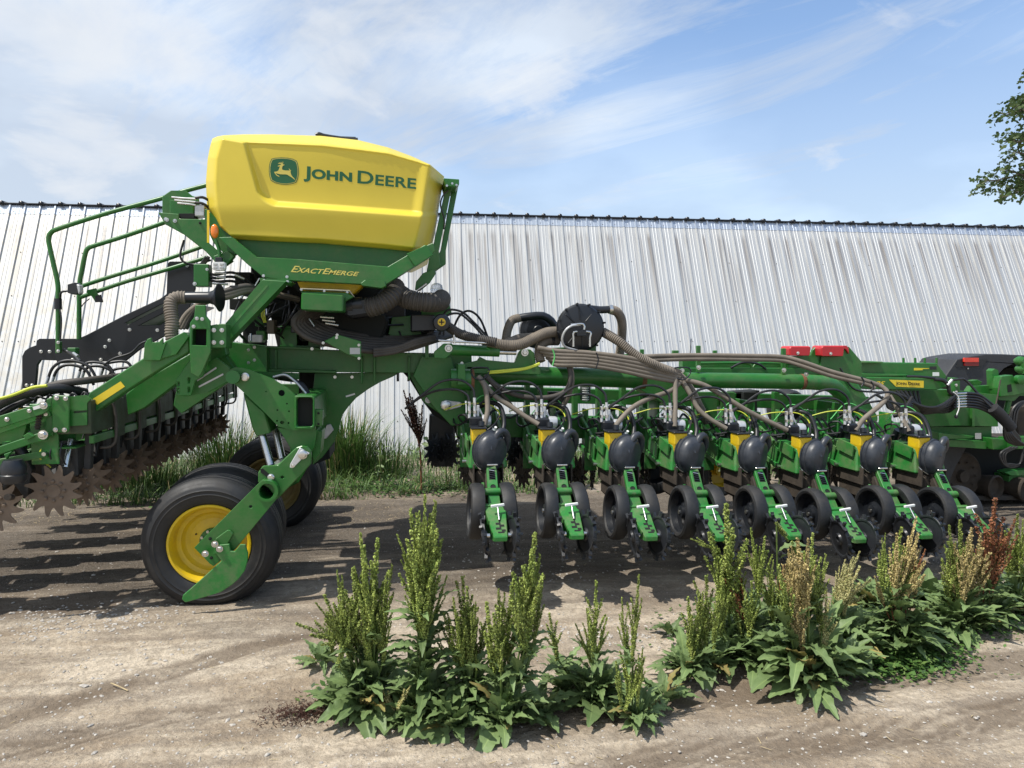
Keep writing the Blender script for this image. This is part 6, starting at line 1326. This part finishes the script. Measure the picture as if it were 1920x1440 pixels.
for i, (x, y, n, L, lb) in enumerate(((850, 1372, 14, .30, 'leafy seedless dock at the very front of the left clump'), (1012, 1345, 12, .28, 'small leafy dock right of the two slim spikes'), (1062, 1300, 12, .30, 'leafy dock reaching left beside the lone middle spike'), (1245, 1318, 9, .24, 'low leafy dock between the middle clump and the small spiked one'), (1335, 1262, 12, .28, 'leafy dock at the foot of the tall thin weed'), (1425, 1262, 12, .30, 'leafy dock touching the large rosette on its left'), (1575, 1268, 14, .32, 'leafy dock touching the large rosette on its right'), (1650, 1200, 14, .34, 'leafy dock between the cream head and the olive spikes'), (1745, 1195, 14, .34, 'leafy dock left of the broad olive and tan headed one'), (1832, 1186, 12, .32, 'leafy dock at the foot of the orange red spike'), (640, 1330, 10, .26, 'small leafy dock beside the trampled brown weed'), (740, 1300, 12, .32, 'leafy dock in the middle of the left clump'))):
    dock(x, y, lb, [], n, L, 40+i)
# brown trampled dead dock at the front left
g = G(575, 1335); rr = random.Random(9); V, F = [], []
for _ in range(900):
    a = rr.random()*6.28; q = g+Vector((rr.gauss(0, .10), rr.gauss(0, .05), 0)); q.z = gh(q.x, q.y)+abs(rr.gauss(0, .02)); d = Vector((math.cos(a), math.sin(a), rr.uniform(-.2, .5)))*rr.uniform(.008, .035); s = Vector((-math.sin(a), math.cos(a), 0))*.003; k = len(V); V += [q-s, q+s, q+d]; F.append((k, k+1, k+2))
o = make('dead_weed', V, F, SEEDM['brown'], None, fixn=False); tag(o, 'trampled dark brown dead weed lying flat left of the foreground docks', 'dead weed')
# dead seed stalk and stalky weeds by the shed, seen through the frame arch
g = W(790, 905, 8.2); g.z = 0; t = thing('dead_dock_stalk', g, 'dark brown dead seed stalk standing by the shed, seen under the frame arch', 'weed')
for a, b in (((775, 800), (757, 732)), ((782, 820), (764, 752)), ((786, 825), (780, 770)), ((788, 830), (800, 785)), ((780, 815), (752, 768)), ((784, 818), (773, 745)), ((783, 812), (768, 738)), ((786, 835), (792, 760))):
    p, q = W(*a, 8.2), W(*b, 8.2); L = (q-p).length; o = link('seed_head', head_mesh('brown', 'n1'), p, t); o.rotation_mode = 'QUATERNION'; o.rotation_quaternion = (q-p).to_track_quat('Z', 'Y'); o.scale = (L*.9, L*.9, L)
tube('stem', [g, W(788, 850, 8.2), W(778, 800, 8.2), W(765, 745, 8.2)], .010, STEMR, t, 6)
for k in range(6): o = link('leaf', LEAVES[k], W(786+k, 880-k*12, 8.2), t); o.rotation_euler = (.2*k, -1.0+.3*k, k*1.4); o.scale = (.22, .22, .22)
def stalk(bx, Y, top, label, n=9, s=.26):
    g = W(bx, 900, Y); g.z = 0; t = thing('stalky_weed', g, label, 'weed'); r = random.Random(int(bx)); tp = W(bx+r.uniform(-12, 12), top, Y)
    tube('stem', [g, g.lerp(tp, .5)+Vector((r.uniform(-.05, .05), 0, 0)), tp], .009, STEM, t, 6)
    for k in range(n):
        o = link('leaf', LEAVES[r.randint(0, 8)], g.lerp(tp, .1+.85*k/n), t); o.rotation_euler = (r.uniform(-.4, .4), -r.uniform(.1, .9), r.random()*6.28); q = s*r.uniform(.6, 1.1); o.scale = (q, q*.8, q)
stalk(838, 8.4, 780, 'stalky leafy weed by the shed beside the dead brown stalk'); stalk(725, 8.5, 830, 'low leafy weed by the shed left of the dead brown stalk', 8, .2); stalk(862, 8.3, 800, 'leafy weed behind the black coulter post and the first row unit'); stalk(1075, 8.2, 830, 'leafy weed by the shed behind the gap of the first and second row units'); stalk(1460, 8.0, 830, 'leafy weed by the shed behind the fifth row unit', 12, .3); stalk(1700, 7.9, 850, 'leafy weed behind the seventh row unit near the track', 10, .28)
# low ground-hugging weeds right of the big rosette, and others near the docks
def low_patch(name, cx, cy, sx, sy, n, label, s=.03):
    r = random.Random(int(cx)); V, F, MI = [], [], []
    for _ in range(n):
        g = G(cx+r.gauss(0, sx), cy+r.gauss(0, sy)); z = gh(g.x, g.y)+abs(r.gauss(0, .025)); a = r.random()*6.28; L = s*r.uniform(.5, 1.2); d = Vector((math.cos(a), math.sin(a), r.uniform(-.1, .6)))*L; w_ = Vector((-math.sin(a), math.cos(a), r.uniform(-.3, .3)))*L*.38
        p = Vector((g.x, g.y, z)); k = len(V); V += [p, p+d*.45+w_, p+d, p+d*.45-w_]; F.append((k, k+1, k+2, k+3)); MI.append(0 if r.random() < .6 else (1 if r.random() < .4 else 2))
    tag(make(name, V, F, GR[:3], None, fixn=False, mi=MI), label, 'weeds', kind='stuff')
low_patch('low_weed_patch', 1690, 1235, 60, 17, 3600, 'mat of tiny leaved weeds spreading over the dirt right of the large dock rosette')
low_patch('low_weed_patch', 1400, 1180, 70, 22, 1500, 'small weeds growing between the dock plants right of the middle')
low_patch('low_weed_patch', 1800, 1170, 70, 16, 1800, 'small weeds under the docks at the right edge')
low_patch('low_weed_patch', 760, 915, 120, 8, 2200, 'low leafy weeds at the front of the grass strip under the frame arch', .05)
low_patch('low_weed_patch', 290, 915, 70, 16, 1500, 'low weeds at the front of the grass strip behind the toothed discs', .05)
low_patch('low_weed_patch', 720, 1310, 60, 14, 900, 'small weeds between the leftmost foreground docks', .035)
